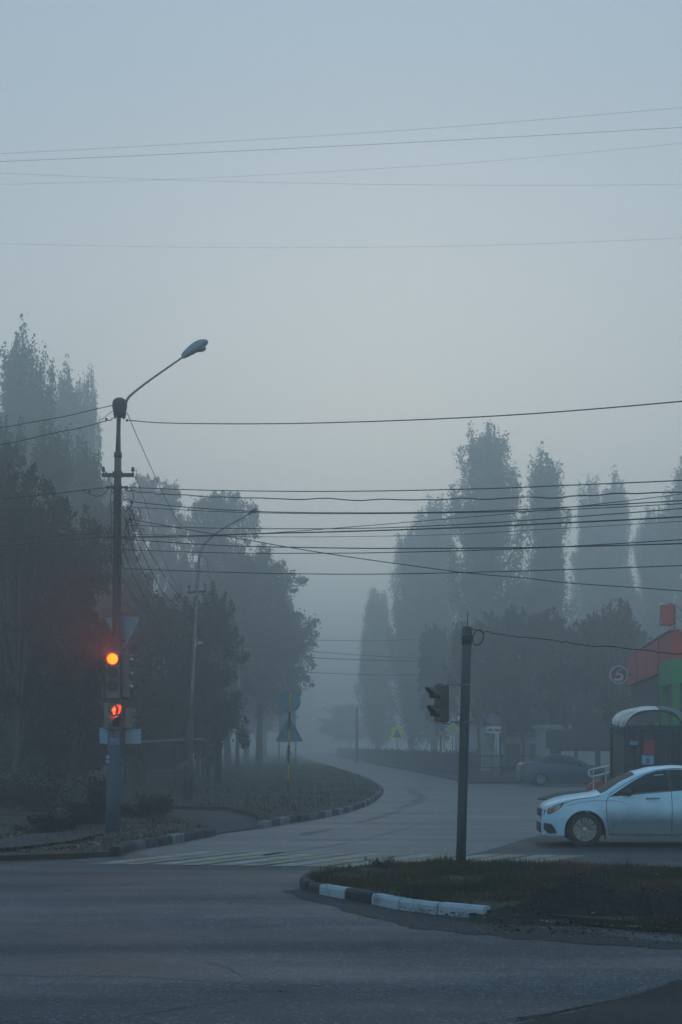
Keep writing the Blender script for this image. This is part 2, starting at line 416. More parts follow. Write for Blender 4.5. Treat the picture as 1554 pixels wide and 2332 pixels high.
sheet('ground', [(-600, -60), (600, -60), (600, 1500), (-600, 1500)], 0.0, M['dirt'], 'dark earth ground')

left_edge = [(-500, 1985), (0, 1969), (180, 1958), (250, 1949), (300, 1938), (392, 1921), (482, 1904), (592, 1888), (640, 1878),
             (720, 1865), (790, 1850), (838, 1832), (862, 1815), (868, 1803), (858, 1792), (830, 1776), (785, 1759), (735, 1743), (700, 1730), (672, 1717), (672, 1710)]
right_edge = [(708, 1710), (745, 1720), (835, 1738), (950, 1760), (1070, 1786)]
roadp = [G(u, v) for u, v in smooth_path([(a, b, 0) for a, b in left_edge], 3) and left_edge] + [G(u, v) for u, v in right_edge]
roadp += [Vector((9, 69, 0)), Vector((60, 70, 0)), Vector((60, -40, 0)), Vector((-60, -40, 0)), Vector((-60, 17, 0))]
sheet('road', roadp, 0.006, M['asphalt'], 'grey asphalt street crossing and bending away into the fog')

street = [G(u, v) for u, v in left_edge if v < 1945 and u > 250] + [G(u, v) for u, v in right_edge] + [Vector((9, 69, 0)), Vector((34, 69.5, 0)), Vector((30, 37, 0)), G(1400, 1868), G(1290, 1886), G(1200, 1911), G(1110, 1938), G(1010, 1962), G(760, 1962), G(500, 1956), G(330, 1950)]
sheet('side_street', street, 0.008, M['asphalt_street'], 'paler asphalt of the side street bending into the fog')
# car park surface, patches
sheet('parking_lot', [G(1030, 1964), G(1110, 1938), G(1200, 1911), G(1290, 1886), G(1400, 1868), (30, 36), (30, 8), (9, 13.5), G(1554, 1990), G(1300, 1985)],
      0.012, M['asphalt_lot'], 'darker asphalt of the forecourt')
def ragged(pts, amp=0.06, n=14, seed=1):
    r_ = random.Random(seed); o = []
    m = len(pts)
    for i in range(m):
        a, b = Vector(pts[i][:2]), Vector(pts[(i + 1) % m][:2])
        for k in range(n):
            t = k / n; p = a.lerp(b, t); d = (b - a).normalized(); q = Vector((-d.y, d.x))
            p = p + q * amp * (noise.noise(Vector((p.x * 2.3, p.y * 2.3, seed))) * 1.5 + r_.uniform(-.35, .35))
            o.append((p.x, p.y))
    return o
sheet('asphalt_patch', ragged([G(1120, 2350), G(1250, 2318), G(1420, 2278), G(1554, 2232), G(1800, 2190), (5, 7)], 0.10, 60, 3), 0.011, M['asphalt_dark'], 'fresh dark asphalt patch')
sheet('asphalt_patch', ragged([G(920, 1795), G(955, 1803), G(973, 1818), G(955, 1832), G(905, 1846), G(900, 1842), G(935, 1830), G(950, 1815)], 0.13, 8, 4), 0.011, M['asphalt_wet'], 'dark damp patch in the bend')
sheet('asphalt_patch', ragged([G(680, 1901), G(730, 1890), G(765, 1888), G(740, 1896), G(690, 1905)], 0.06, 8, 5), 0.011, M['asphalt_wet'], 'dark damp streak near the kerb')
sheet('asphalt_patch', ragged([G(810, 1873), G(860, 1860), G(905, 1847), G(915, 1848), G(868, 1864), G(815, 1877)], 0.05, 8, 6), 0.011, M['asphalt_wet'], 'thin dark streak along the bend')
sheet('dirt_stain', ragged([G(655, 2030), G(700, 2022), G(740, 2040), G(910, 2074), G(1110, 2098), G(1560, 2150), G(1560, 2165), G(1200, 2142), G(960, 2118), G(780, 2075), G(690, 2050)], 0.07, 26, 7), 0.010, M['stain'], 'earth and grime washed along the kerb')

for k_, (a_, b_, c_, w_) in enumerate([((1170, 2330), (1290, 2303), (1400, 2281), .03), ((1060, 2340), (1180, 2322), (1270, 2308), .02)]):
    q_ = [Vector(G(*a_)[:2]), Vector(G(*b_)[:2]), Vector(G(*c_)[:2])]
    sheet('asphalt_patch', ragged([q_[0], q_[1] + Vector((0, w_)), q_[2], q_[1] - Vector((0, w_))], .02, 18, 20 + k_), 0.0115 + .0004 * k_, M['asphalt_dark'], 'frayed sliver at the edge of the fresh patch')
# lane line through the bend, stop line
def ribbon(pts, wd):
    pts = [Vector((p[0], p[1])) for p in pts]; a = []; b = []
    for i, p in enumerate(pts):
        d = (pts[min(i + 1, len(pts) - 1)] - pts[max(i - 1, 0)]).normalized(); q = Vector((-d.y, d.x)) * wd / 2
        a.append(p + q); b.append(p - q)
    return a + b[::-1]
for k_, cp in enumerate([((180, 2334), (300, 2316), (400, 2300), (560, 2278), (645, 2256), (760, 2240)), ((-20, 2221), (150, 2226), (300, 2227), (520, 2240), (660, 2247), (740, 2244), (860, 2252)),
      ((80, 2109), (200, 2120), (300, 2127), (420, 2133), (520, 2139)), ((470, 2192), (520, 2207), (560, 2226), (590, 2233)), ((620, 2078), (760, 2082), (900, 2088), (1040, 2100)), ((860, 2200), (1000, 2212), (1150, 2206), (1300, 2214))]):
    q_ = smooth_path([Vector((*G(u, v)[:2], 0)) for u, v in cp], 14); q_ = [p + Vector((.05 * noise.noise(p * 5), .09 * noise.noise(p * 4 + Vector((9, 3, 0))), 0)) for p in q_]
    wv_ = [.010 * (.35 + abs(noise.noise(p * 3))) * (1.3 if k_ < 2 else .8) for p in q_]; aa = []; bb = []
    for i, p in enumerate(q_):
        d = (q_[min(i + 1, len(q_) - 1)] - q_[max(i - 1, 0)]).normalized(); n_ = Vector((-d.y, d.x, 0)); aa.append(p + n_ * wv_[i]); bb.append(p - n_ * wv_[i])
    mb = MB(); mb.add([(p.x, p.y, .0078) for p in aa + bb], [(i, i + 1, len(aa) + i + 1, len(aa) + i) for i in range(len(aa) - 1)])
    o = mb.build('crack', M['blackp']); o['kind'] = 'structure'; o['label'] = 'crack in the near asphalt'
ln = [G(u, v) for u, v in ((600, 1950), (681, 1937), (780, 1921.6), (861, 1903), (942, 1881), (1010, 1858), (1043, 1843), (1062, 1828))]
sheet('road_marking', ribbon(smooth_path([(p.x, p.y, 0) for p in ln], 6), 0.13), 0.014, M['line'], 'worn white line following the bend')
sheet('road_marking', ribbon([G(665, 1912.5), G(815, 1913.5)], 0.30), 0.0145, M['line'], 'worn short stop line')

# zebra crossing
zd = Vector((1.39, 2.33, 0)).normalized()
zb = MB(); zy = MB()
k = 0
u0 = 215.0
A = G(200, 1969); B = G(1040, 1979)
nst = 7
for i in range(nst):
    base = A.lerp(B, i / (nst - 1))
    for j, mb in ((0, zb), (1, zy)):
        s0 = base + (B - A).normalized() * (0.44 * j)
        wv = (B - A).normalized() * 0.38
        lng = 3.1
        a, b = s0 + Vector((0, 0, 0.014)), s0 + wv + Vector((0, 0, 0.014))
        q = []
        for t in (0, 1):
            for s_ in range(9):
                f_ = s_ / 8 if t == 0 else 1 - s_ / 8
                e = (a if t == 0 else b) + zd * lng * f_
                e = e + wv.normalized() * rnd.uniform(-.012, .012)
                q.append(e)
        mb.add(q, [tuple(range(len(q)))])
z1 = zb.build('crosswalk', M['zebra_white']); z1['kind'] = 'structure'; z1['label'] = 'white stripes of the zebra crossing'
z2 = zy.build('crosswalk', M['zebra_yellow']); z2['kind'] = 'structure'; z2['label'] = 'faded yellow stripes of the zebra crossing'

# island
isl_front = [(697, 2021), (716, 2031), (740, 2038), (838, 2056), (907, 2070), (994, 2082), (1110, 2094)]
isl_back = [(1600, 1992), (1235, 1981), (1063, 1975), (948, 1979), (832, 1987), (760, 1997), (722, 2006), (700, 2014)]
KZ = 0.115
front = [G(u, v) for u, v in isl_front]; back = [G(u, v) for u, v in isl_back]
islp = front + [G(1350, 2112), G(1554, 2128), Vector((6.5, 12.2, 0)), Vector((8.5, 16.5, 0))] + back
slab('verge', islp, 0.0, KZ - 0.02, M['turf'], 'turf of the corner island', 0.05)
# left verge (peninsula) and left corner
kerb2 = [(592, 1888), (640, 1878), (720, 1865), (790, 1850), (838, 1832), (862, 1815), (868, 1803), (858, 1792), (830, 1776), (785, 1759), (735, 1743), (700, 1730), (672, 1717)]
k2 = [G(u, v) for u, v in kerb2]
verge_b = k2 + [Vector((-11, 320, 0)), Vector((-60, 320, 0)), Vector((-60, 50, 0)), G(150, 1838), G(420, 1843), G(520, 1846), G(585, 1862)]
slab('verge', verge_b, 0.0, 0.10, M['turf'], 'turf tongue between the path and the bend', 0.10)
kerb1 = [(262, 1951), (300, 1938), (392, 1921), (482, 1904)]
k1 = [G(u, v) for u, v in kerb1]
verge_a = k1 + [G(470, 1880), G(330, 1862), G(150, 1850), Vector((-40, 38, 0)), Vector((-40, 24, 0)), G(-300, 1976), G(0, 1961), G(180, 1955)]
slab('verge', verge_a, 0.0, 0.09, M['dirt'], 'bare earth corner around the traffic light pole', 0.08)
sheet('path', [G(482, 1900), G(592, 1884), G(560, 1862), G(500, 1848), G(330, 1842), Vector((-50, 47, 0)), Vector((-50, 40, 0)), G(170, 1850), G(330, 1861), G(460, 1876)], 0.0095, M['path'], 'worn pavement crossing behind the pole')
sheet('path', [G(0, 1930), G(60, 1918), G(240, 1905), G(236, 1915), G(160, 1935), G(40, 1950), G(-200, 1960), G(-200, 1935)], 0.155, M['path_dark'], 'trodden pavement strip in the left corner')
# right side beyond the street: raised pavement strip
rp = [G(745, 1719), G(835, 1736.5), G(950, 1758), G(1070, 1784)]
slab('pavement', rp + [Vector((9.5, 71, 0)), Vector((60, 72, 0)), Vector((60, 330, 0)), Vector((0, 330, 0))], 0.0, 0.12, M['turf'], 'ground behind the fence', 0.05)
slab('verge', [G(1225, 1822), G(1270, 1808), G(1330, 1803), G(1420, 1806), G(1420, 1822), G(1300, 1828)], 0.0, 0.05, M['turf'], 'small kerbed bed behind the white car', 0.05)

def kerb(name, pts, wd, ht, blk, mats, seq, label, z0=0.0):
    """kerb stones of length blk along a path, colours in seq"""
    P_ = smooth_path([Vector((p[0], p[1], 0)) for p in pts], 12)
    # resample
    out_ = [P_[0]]; acc = 0; d = []; tot = 0
    for a, b in zip(P_, P_[1:]): tot += (b - a).length
    n = max(1, round(tot / blk)); stepl = tot / n
    def at(s):
        acc = 0
        for a, b in zip(P_, P_[1:]):
            l = (b - a).length
            if acc + l >= s - 1e-6: return a.lerp(b, (s - acc) / max(l, 1e-9)), (b - a).normalized()
            acc += l
        return P_[-1], (P_[-1] - P_[-2]).normalized()
    mb = MB()
    for i in range(n):
        mb.cur = seq[i % len(seq)]
        s0, s1 = i * stepl + 0.010, (i + 1) * stepl - 0.010
        V = []
        m = 5
        dz = rnd.uniform(-.008, .008); dx = rnd.uniform(-.012, .012)
        for k_ in range(m):
            p, t = at(s0 + (s1 - s0) * k_ / (m - 1)); q = Vector((-t.y, t.x, 0))
            for off, z in ((-wd / 2, z0), (-wd / 2 + .004, ht * .75), (-wd / 2 + .025, ht), (wd / 2 - .02, ht), (wd / 2, ht * .8), (wd / 2, z0)):
                V.append(p + q * (off + dx) + Vector((0, 0, z + (dz if z > z0 else 0))))
        F = []
        for k_ in range(m - 1):
            for j in range(5): F.append((k_ * 6 + j, k_ * 6 + j + 1, k_ * 6 + 7 + j, k_ * 6 + 6 + j))
        F.append((0, 1, 2, 3, 4, 5)); F.append(tuple((m - 1) * 6 + j for j in (5, 4, 3, 2, 1, 0)))
        mb.add(V, F)
    o = mb.build(name, mats); o['kind'] = 'structure'; o['label'] = label
    return o
M['kerb_pale'] = pm('kerb_pale', (0.24, 0.28, 0.31), (0.09, 0.10, 0.11), 6, 0.85, bump=0.4)
KL = [M['kerb_black'], M['kerb_pale'], M['kerb_grey']]
KM = [M['kerb_black'], M['kerb_white'], M['kerb_grey']]
kerb('kerb', [back[5], back[6], back[7], front[0], front[1], front[2]], 0.15, KZ + .01, 0.5, KM, [2, 2, 0, 0, 0], 'dark rounded end of the island kerb')
kerb('kerb', front[2:], 0.15, KZ + 0.02, 0.62, KM, [1, 0, 1, 1, 1], 'painted black and white kerb of the island')
kerb('kerb', k1, 0.17, 0.17, 0.62, KL, [0, 0, 2, 0, 0, 1, 0, 0], 'black and grey kerb of the left corner')
kerb('kerb', k2[:11], 0.17, 0.17, 0.75, KL, [1, 0, 1, 0, 0, 2, 0, 1, 0], 'black and white kerb around the turf tongue')
kerb('kerb', rp, 0.16, 0.15, 2.0, KM, [2], 'grey kerb on the far side of the street')

# ------------------------------------------------------------------ grass and small growth
def blades(name, poly, n, z, h, wdt, mat, label, seed=1, zf=None, dens=None, lean=0.5):
    g = np.random.default_rng(seed)
    pts = np.array([(p[0], p[1]) for p in poly]); lo = pts.min(0); hi = pts.max(0)
    X = []; tries = 0
    while len(X) < n and tries < 60:
        q = g.uniform(lo, hi, (n, 2)); tries += 1
        for a in q:
            if inside(a[0], a[1], poly) and (dens is None or g.random() < dens(a[0], a[1])): X.append(a)
            if len(X) >= n: break
    X = np.array(X); n = len(X)
    az = g.uniform(0, 2 * np.pi, n); hh = h[0] + (h[1] - h[0]) * g.random(n) ** 2
    cl = np.array([noise.noise(Vector((a[0] * 1.7, a[1] * 1.7, 3))) for a in X]); hh *= np.clip(1 + cl * 1.2, 0.35, 2)
    zz = np.full(n, z) if zf is None else np.array([zf(a[0], a[1]) for a in X])
    d = np.stack([np.cos(az), np.sin(az)], 1); l = g.uniform(0, lean, n)[:, None] * hh[:, None]
    az2 = g.uniform(0, 2 * np.pi, n); e = np.stack([np.cos(az2), np.sin(az2)], 1) * l
    V = np.zeros((n, 3, 3)); ww = wdt * g.uniform(.6, 1.4, n)[:, None]
    V[:, 0, :2] = X - d * ww; V[:, 1, :2] = X + d * ww; V[:, 2, :2] = X + e
    V[:, 0, 2] = zz; V[:, 1, 2] = zz; V[:, 2, 2] = zz + hh
    me = fast_mesh(name, V.reshape(-1, 3), 3, mat)
    o = bpy.data.objects.new(name, me); COL.objects.link(o)
    return tag(o, label, 'grass' if 'grass' in name else 'leaves', kind='stuff')
def dgrass(x, y):     # thin out on the bare earth in front
    return 1.0
islin = [(p.x, p.y) for p in islp]
mound_c = P(1290, 2095, 1); MC = G(1285, 2098)
def dens_isl(x, y):
    d = math.hypot((x - MC.x - .3) / 1.5, (y - MC.y - .1) / .75)
    return 0.06 if d < 1 else 1.0
visible = [p for p in [(front[0].x, front[0].y)] + [(p.x, p.y) for p in front[1:]] + [(G(1350, 2112).x, G(1350, 2112).y), (G(1554, 2128).x, G(1554, 2128).y), (5.6, 14.5), (6.2, 19.9)] + [(p.x, p.y) for p in back[1:]]]
blades('grass', visible, 70000, KZ - .03, (0.015, 0.12), 0.006, M['grass'], 'short dull green grass on the corner island', 3, dens=dens_isl)
vb = [(p.x, p.y) for p in k2[:11]] + [(-9, 150), (-22, 100), (-22, 52), (G(420, 1843).x, G(420, 1843).y), (G(520, 1846).x, G(520, 1846).y), (G(585, 1862).x, G(585, 1862).y)]
blades('grass', vb, 42000, 0.08, (0.05, 0.20), 0.018, M['grass_dry'], 'dull grass on the turf tongue by the bend', 4)
va = [(p.x, p.y) for p in k1] + [(G(470, 1880).x, G(470, 1880).y), (G(330, 1862).x, G(330, 1862).y), (G(150, 1850).x, G(150, 1850).y), (-12, 40), (-14, 28), (G(-100, 1966).x, G(-100, 1966).y), (G(180, 1955).x, G(180, 1955).y)]
blades('grass', va, 9000, 0.07, (0.03, 0.16), 0.012, M['grass_dry'], 'sparse grass around the traffic light pole', 5,
       dens=lambda x, y: 0.9 if noise.noise(Vector((x * .8, y * .8, 9))) > 0.05 else 0.08)

def litter(name, pts_fn, n, s, mat, label, seed):
    g = np.random.default_rng(seed); V = np.zeros((n, 4, 3))
    for i in range(n):
        x, y, z = pts_fn(g)
        a = g.uniform(0, 6.28); b = a + 1.57; q = s * g.uniform(.5, 1.3); tl = g.uniform(-.5, .5, 2)
        A_ = np.array([math.cos(a), math.sin(a), tl[0]]) * q; B_ = np.array([math.cos(b), math.sin(b), tl[1]]) * q * .6
        c = np.array([x, y, z + q * .35])
        V[i] = (c - A_, c - B_, c + A_, c + B_)
    me = fast_mesh(name, V.reshape(-1, 3), 4, mat)
    o = bpy.data.objects.new(name, me); COL.objects.link(o)
    return tag(o, label, 'leaves', kind='stuff')
def lf1(g):
    u = g.uniform(905, 1600); t = (u - 905) / 700
    v = 2075 + 62 * t + g.normal(0, 7 + 9 * t); p = G(u, v); return p.x, p.y, 0.012 if v > 2090 + 45 * t else .05
litter('fallen_leaves', lf1, 900, 0.021, M['litter'], 'fallen leaves and crumbs along the island kerb', 8)
def lf2(g):
    while True:
        u = g.uniform(-20, 430); v = g.uniform(1860, 1945); p = G(u, v, .1)
        if inside(p.x, p.y + .3, va) and inside(p.x + .3, p.y - .3, va): return p.x, p.y, .10
litter('fallen_leaves', lf2, 1500, 0.05, M['litter'], 'brown fallen leaves on the left corner', 9)
def lf3(g):
    u = g.uniform(0, 1554); v = 2010 + 330 * g.random(); p = G(u, v); return p.x, p.y, 0.007
peb = litter('gravel', lf3, 260, 0.010, M['blackp'], 'dark crumbs of grit scattered over the road', 10)
peb['category'] = 'gravel'

# dirt mound
def lf5(g):
    while True:
        x = g.uniform(0, 6); y = g.uniform(13.5, 21)
        if inside(x, y, visible): return x, y, KZ + .01
litter('fallen_leaves', lf5, 700, 0.022, M['litter'], 'scattered yellow and brown leaves in the island grass', 15)
def mound():
    mb = MB(); nx, ny = 150, 84; V = []
    cx, cy = MC.x + .25, MC.y
    for j in range(ny):
        for i in range(nx):
            x = cx - 1.25 + 4.6 * i / (nx - 1); y = cy - 1.1 + 2.1 * j / (ny - 1)
            h = 0.27 * math.exp(-(((x - cx + .18) / .52) ** 2 + ((y - cy - .25) / .36) ** 2)) + 0.19 * math.exp(-(((x - cx - .95) / .55) ** 2 + ((y - cy - .25) / .34) ** 2))
            h += 0.13 * math.exp(-(((x - cx - .4) / 1.2) ** 2 + ((y - cy - .1) / .40) ** 2))
            h += 0.15 * math.exp(-(((x - cx - 1.0) / 1.7) ** 2 + ((y - cy + .02 + .16 * (x - cx)) / .30) ** 2))
            h += 0.06 * noise.noise(Vector((x * 4, y * 4, 0))) * min(1, h * 8) + 0.05 * abs(noise.noise(Vector((x * 13, y * 13, 2)))) * min(1, h * 8) + .022 * noise.noise(Vector((x * 35, y * 35, 5)))* min(1, h * 8)
            V.append((x, y, h - .012))
    F = [(j * nx + i, j * nx + i + 1, j * nx + nx + i + 1, j * nx + nx + i) for j in range(ny - 1) for i in range(nx - 1)]
    mb.add(V, F)
    o = mb.build('dirt_mound', M['soil'], origin=(cx, cy, 0))
    tag(o, 'low heap of dark dug earth on the front edge of the island', 'dirt mound')
    return V
MV = mound()
def lf4(g):
    p = MV[g.integers(len(MV))]; return p[0], p[1], max(p[2], .01)
litter('fallen_leaves', lf4, 520, 0.024, M['litter'], 'straw and leaf scraps lying on the heap of dark earth', 12)
clod = litter('clods', lf4, 800, 0.03, M['soil'], 'loose clods on the heap of dark earth', 13); clod['category'] = 'clods'

def weed(u, v, h, n, label, seed, mat=None, sp=.25, z=.08):
    r_ = random.Random(seed); p = G(u, v, z)
    t = thing('weed', label, 'weed', p, 'weeds and seedlings at the verge')
    st = MB(); lf = MB()
    for i in range(n):
        a = r_.uniform(0, 6.28); l = r_.uniform(.3, 1) * sp; hh = h * r_.uniform(.5, 1)
        b0 = p + Vector((math.cos(a) * .1 * l, math.sin(a) * .1 * l, 0)); b2 = b0 + Vector((math.cos(a) * l, math.sin(a) * l, hh)); b1 = b0.lerp(b2, .5) + Vector((0, 0, hh * .12))
        pp = smooth_path([b0, b1, b2], 4); st.tube(pp, [.006 * (1 - .7 * k / (len(pp) - 1)) for k in range(len(pp))], 4)
        for k in range(3, len(pp)):
            for _ in range(2):
                c = pp[k] + Vector((r_.uniform(-1, 1), r_.uniform(-1, 1), r_.uniform(-.5, .5))) * .03
                d1 = Vector((r_.uniform(-1, 1), r_.uniform(-1, 1), r_.uniform(-.4, 1))).normalized() * .03; d2 = d1.cross(Vector((r_.uniform(-1, 1), r_.uniform(-1, 1), 1))).normalized() * .012
                lf.add([c - d1, c - d2, c + d1, c + d2], [(0, 1, 2, 3)])
    st.build('stem', M['grass'], t); lf.build('foliage', mat or M['grass'], t)
weed(872, 1985, .20, 9, 'leggy weed standing up from the back edge of the island', 1)
weed(900, 1984, .12, 6, 'smaller weed beside the leggy one on the island edge', 2)
weed(1060, 1979, .12, 12, 'low weed at the foot of the signal pole', 3)
weed(1000, 1981, .10, 10, 'low weed left of the signal pole foot', 4)

# ------------------------------------------------------------------ trees
def leaf_quads(C, s, g, droop=0.0):
    n = len(C)
    a = g.normal(size=(n, 3)); a[:, 2] -= droop; a /= np.linalg.norm(a, axis=1)[:, None]
    b = g.normal(size=(n, 3)); b -= (b * a).sum(1)[:, None] * a; b /= np.linalg.norm(b, axis=1)[:, None]
    q = (s * g.uniform(.6, 1.3, n))[:, None]; a = a * q * .5; b = b * q * .32
    V = np.stack([C - a, C - b, C + a, C + b], 1)
    return V.reshape(-1, 3)

def poplar_data(seed, H=22.0, Rd=2.4, nb=150, per=290, s=.205):
    g = np.random.default_rng(seed); C = []; tr = MB()
    lead = [Vector((0, 0, 0))]
    for i in range(1, 9): lead.append(Vector((g.normal() * .06 * i ** .5, g.normal() * .06 * i ** .5, H * .97 * i / 8)))
    tr.tube(lead, [.28 * (1 - i / 8.6) ** .8 + .015 for i in range(9)], 8)
    def env(h):
        t = h / H
        if t < .22: return .55 + .45 * t / .22
        return max(.30, 1 - ((t - .22) / .90) ** 3.0)
    for i in range(nb):
        h0 = H * (.05 + .78 * g.random()); az = g.uniform(0, 6.283)
        Ln = H * g.uniform(.13, .27) * (1 - .35 * h0 / H)
        ro = Rd * env(min(h0 + Ln * .6, H * .97)) * g.uniform(.35, 1.0)
        pts = []
        for k in range(6):
            t = k / 5; rr = ro * (1 - (1 - t) ** 2)
            pts.append(Vector((rr * math.cos(az), rr * math.sin(az), h0 + Ln * t)))
        tr.tube(pts, [.06 * (1 - k / 5.5) + .01 for k in range(6)], 4)
        m = per
        t = g.random(m) ** .85; rr = ro * (1 - (1 - t) ** 2)
        sp = .42 * (1.05 - .72 * t)
        c = np.stack([rr * math.cos(az) + g.normal(size=m) * sp, rr * math.sin(az) + g.normal(size=m) * sp, h0 + Ln * (t * 1.06) + g.normal(size=m) * .25], 1)
        C.append(c)
    m = 900; t = g.random(m); zz = H * (.55 + .44 * t)
    C.append(np.stack([g.normal(size=m) * (.34 * (1.1 - t)), g.normal(size=m) * (.34 * (1.1 - t)), zz], 1))
    C = np.concatenate(C)
    leaf = fast_mesh('crown', leaf_quads(C, s, g), 4, M['leaf_poplar'])
    to = tr.build('trunk', M['bark'], smooth=True); tm = to.data; bpy.data.objects.remove(to)
    return tm, leaf

def broad_data(seed, H=18.0, Rd=6.0, base=.25, lobes=16, per=3000, s=.225, mat='leaf_broad', droop=.5):
    g = np.random.default_rng(seed); C = []; tr = MB()
    zc = H * (base + (1 - base) / 2); hz = H * (1 - base) / 2
    top = Vector((g.normal() * .3, g.normal() * .3, H * (base + .22)))
    tr.tube([Vector((0, 0, 0)), Vector((g.normal() * .08, g.normal() * .08, H * base * .6)), top], [.024 * H * .8, .017 * H * .8, .012 * H * .8], 9)
    for i in range(lobes):
        a = g.uniform(0, 6.283); e = g.uniform(-1, 1); rr = Rd * .66 * math.sqrt(max(0.02, 1 - e * e * .9)) * g.uniform(.55, 1.1)
        cz = zc + e * hz * .72
        c = np.array([rr * math.cos(a), rr * math.sin(a), cz]); lr = Rd * g.uniform(.24, .42)
        m = int(per * (lr / (Rd * .33)) ** 2)
        cv = Vector(c); st = Vector((0, 0, H * base * .8)).lerp(top, g.random())
        mid = st.lerp(cv, .5) + Vector((0, 0, .06 * H))
        pp = smooth_path([st, mid, cv], 5); tr.tube(pp, [.007 * H * (1 - k / len(pp)) + .015 for k in range(len(pp))], 5)
        # clumps inside the lobe's shell
        nc = 26
        d = g.normal(size=(nc, 3)); d /= np.linalg.norm(d, axis=1)[:, None]; d[:, 2] *= .85
        rad = lr * g.uniform(.45, 1.15, nc)[:, None]
        cc = c + d * rad
        for q in cc:
            if g.random() < .5:
                qv = Vector(q); tr.tube([cv, cv.lerp(qv, .5) + Vector((0, 0, .15)), qv + (qv - cv) * .15], [.025, .015, .006], 3)
            k = m // nc
            out = (q - c) / max(1e-3, np.linalg.norm(q - c))
            t = g.random(k)[:, None]
            C.append(q + out * (t - .4) * lr * .55 + g.normal(size=(k, 3)) * lr * .17 * (1.2 - t))
    C = np.concatenate(C)
    C = C[C[:, 2] > H * base * .62]
    leaf = fast_mesh('crown', leaf_quads(C, s, g, droop), 4, M[mat])
    to = tr.build('trunk', M['bark'], smooth=True); tm = to.data; bpy.data.objects.remove(to)
    return tm, leaf

PD = [poplar_data(11), poplar_data(12, Rd=2.0, nb=130), poplar_data(13, Rd=2.9, nb=190)]
BD = [broad_data(21), broad_data(22, lobes=19), broad_data(23, H=12, Rd=4.6, s=.17, per=3000, base=.16, lobes=20, mat='leaf_dark'),
      broad_data(24, H=10, Rd=3.8, s=.24, base=.30, per=1100, lobes=13, mat='leaf_red'),
      broad_data(25, H=11, Rd=4.6, s=.17, per=2800, base=.10, lobes=22, mat='leaf_dark')]
PH = [22, 22, 22]; BH = [18, 18, 12, 10, 11]; PR = [2.4, 2.0, 2.9]; BR = [6, 6, 4.6, 3.8, 4.6]
def plant_tree(name, data, sx, sz, loc, rot, label, group, mat=None):
    o = thing(name, label, 'tree', loc, group, rot)
    o.scale = (sx, sx, sz)
    for nm, me in (('trunk', data[0]), ('crown', data[1])):
        c = bpy.data.objects.new(nm, me); COL.objects.link(c); c.parent = o
        if mat and nm == 'crown':
            c.material_slots[0].link = 'OBJECT'; c.material_slots[0].material = mat
    return o
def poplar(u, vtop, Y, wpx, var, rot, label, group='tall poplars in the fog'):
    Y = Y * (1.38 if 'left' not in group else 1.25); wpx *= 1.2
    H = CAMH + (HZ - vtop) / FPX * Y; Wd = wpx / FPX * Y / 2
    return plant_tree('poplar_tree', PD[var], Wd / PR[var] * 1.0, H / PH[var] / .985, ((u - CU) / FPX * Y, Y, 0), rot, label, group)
def broad(u, vtop, Y, wpx, var, rot, label, group, mat=None):
    if 'lining' in group and Y > 85: Y *= 1.18
    elif 'fence' in group: Y *= 1.06
    H = CAMH + (HZ - vtop) / FPX * Y; Wd = wpx / FPX * Y / 2
    return plant_tree('broadleaf_tree', BD[var], Wd / BR[var], H / BH[var], ((u - CU) / FPX * Y, Y, 0), rot, label, group, mat)

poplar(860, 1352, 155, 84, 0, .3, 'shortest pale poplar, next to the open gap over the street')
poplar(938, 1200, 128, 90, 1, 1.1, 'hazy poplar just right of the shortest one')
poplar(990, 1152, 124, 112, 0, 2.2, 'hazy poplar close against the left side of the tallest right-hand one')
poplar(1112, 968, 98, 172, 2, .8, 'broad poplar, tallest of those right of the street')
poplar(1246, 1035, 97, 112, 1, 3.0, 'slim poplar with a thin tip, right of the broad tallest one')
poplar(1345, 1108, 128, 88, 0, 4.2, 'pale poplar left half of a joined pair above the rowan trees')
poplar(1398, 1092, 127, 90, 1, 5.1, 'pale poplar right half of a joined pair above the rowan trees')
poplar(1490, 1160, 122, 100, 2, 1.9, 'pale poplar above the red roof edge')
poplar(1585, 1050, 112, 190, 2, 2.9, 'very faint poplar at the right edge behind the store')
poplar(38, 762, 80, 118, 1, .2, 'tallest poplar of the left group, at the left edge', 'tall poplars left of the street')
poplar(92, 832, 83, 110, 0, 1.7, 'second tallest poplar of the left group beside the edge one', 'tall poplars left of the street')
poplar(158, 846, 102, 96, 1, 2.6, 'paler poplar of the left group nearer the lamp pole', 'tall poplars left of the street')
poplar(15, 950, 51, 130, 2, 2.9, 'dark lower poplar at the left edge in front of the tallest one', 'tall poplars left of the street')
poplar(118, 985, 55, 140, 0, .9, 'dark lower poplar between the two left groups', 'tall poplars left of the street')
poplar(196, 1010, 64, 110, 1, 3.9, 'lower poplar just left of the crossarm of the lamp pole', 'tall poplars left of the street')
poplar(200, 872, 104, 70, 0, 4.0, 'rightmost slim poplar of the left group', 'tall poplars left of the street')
GL = 'broadleaf trees lining the left side of the street'
broad(250, 1062, 105, 170, 0, .9, 'hazy broadleaf tree behind the concrete lamp pole', GL)
broad(345, 1062, 122, 250, 0, 2.9, 'hazy broadleaf tree with rounded top between the two lamp poles', GL)
broad(520, 1098, 116, 330, 0, .5, 'broadleaf tree whose crown overhangs the verge behind the lamp arm', GL)
broad(590, 1262, 104, 330, 1, 1.5, 'broadleaf tree reaching furthest towards the street above the round sign', GL)
broad(560, 1330, 135, 260, 0, 3.6, 'farther broadleaf tree of the row behind the round sign', GL)
broad(592, 1420, 158, 210, 1, 5.0, 'fourth broadleaf tree of the row, faint trunk in the fog', GL)
broad(604, 1480, 185, 180, 0, 2.1, 'last faint broadleaf tree of the left row', GL)
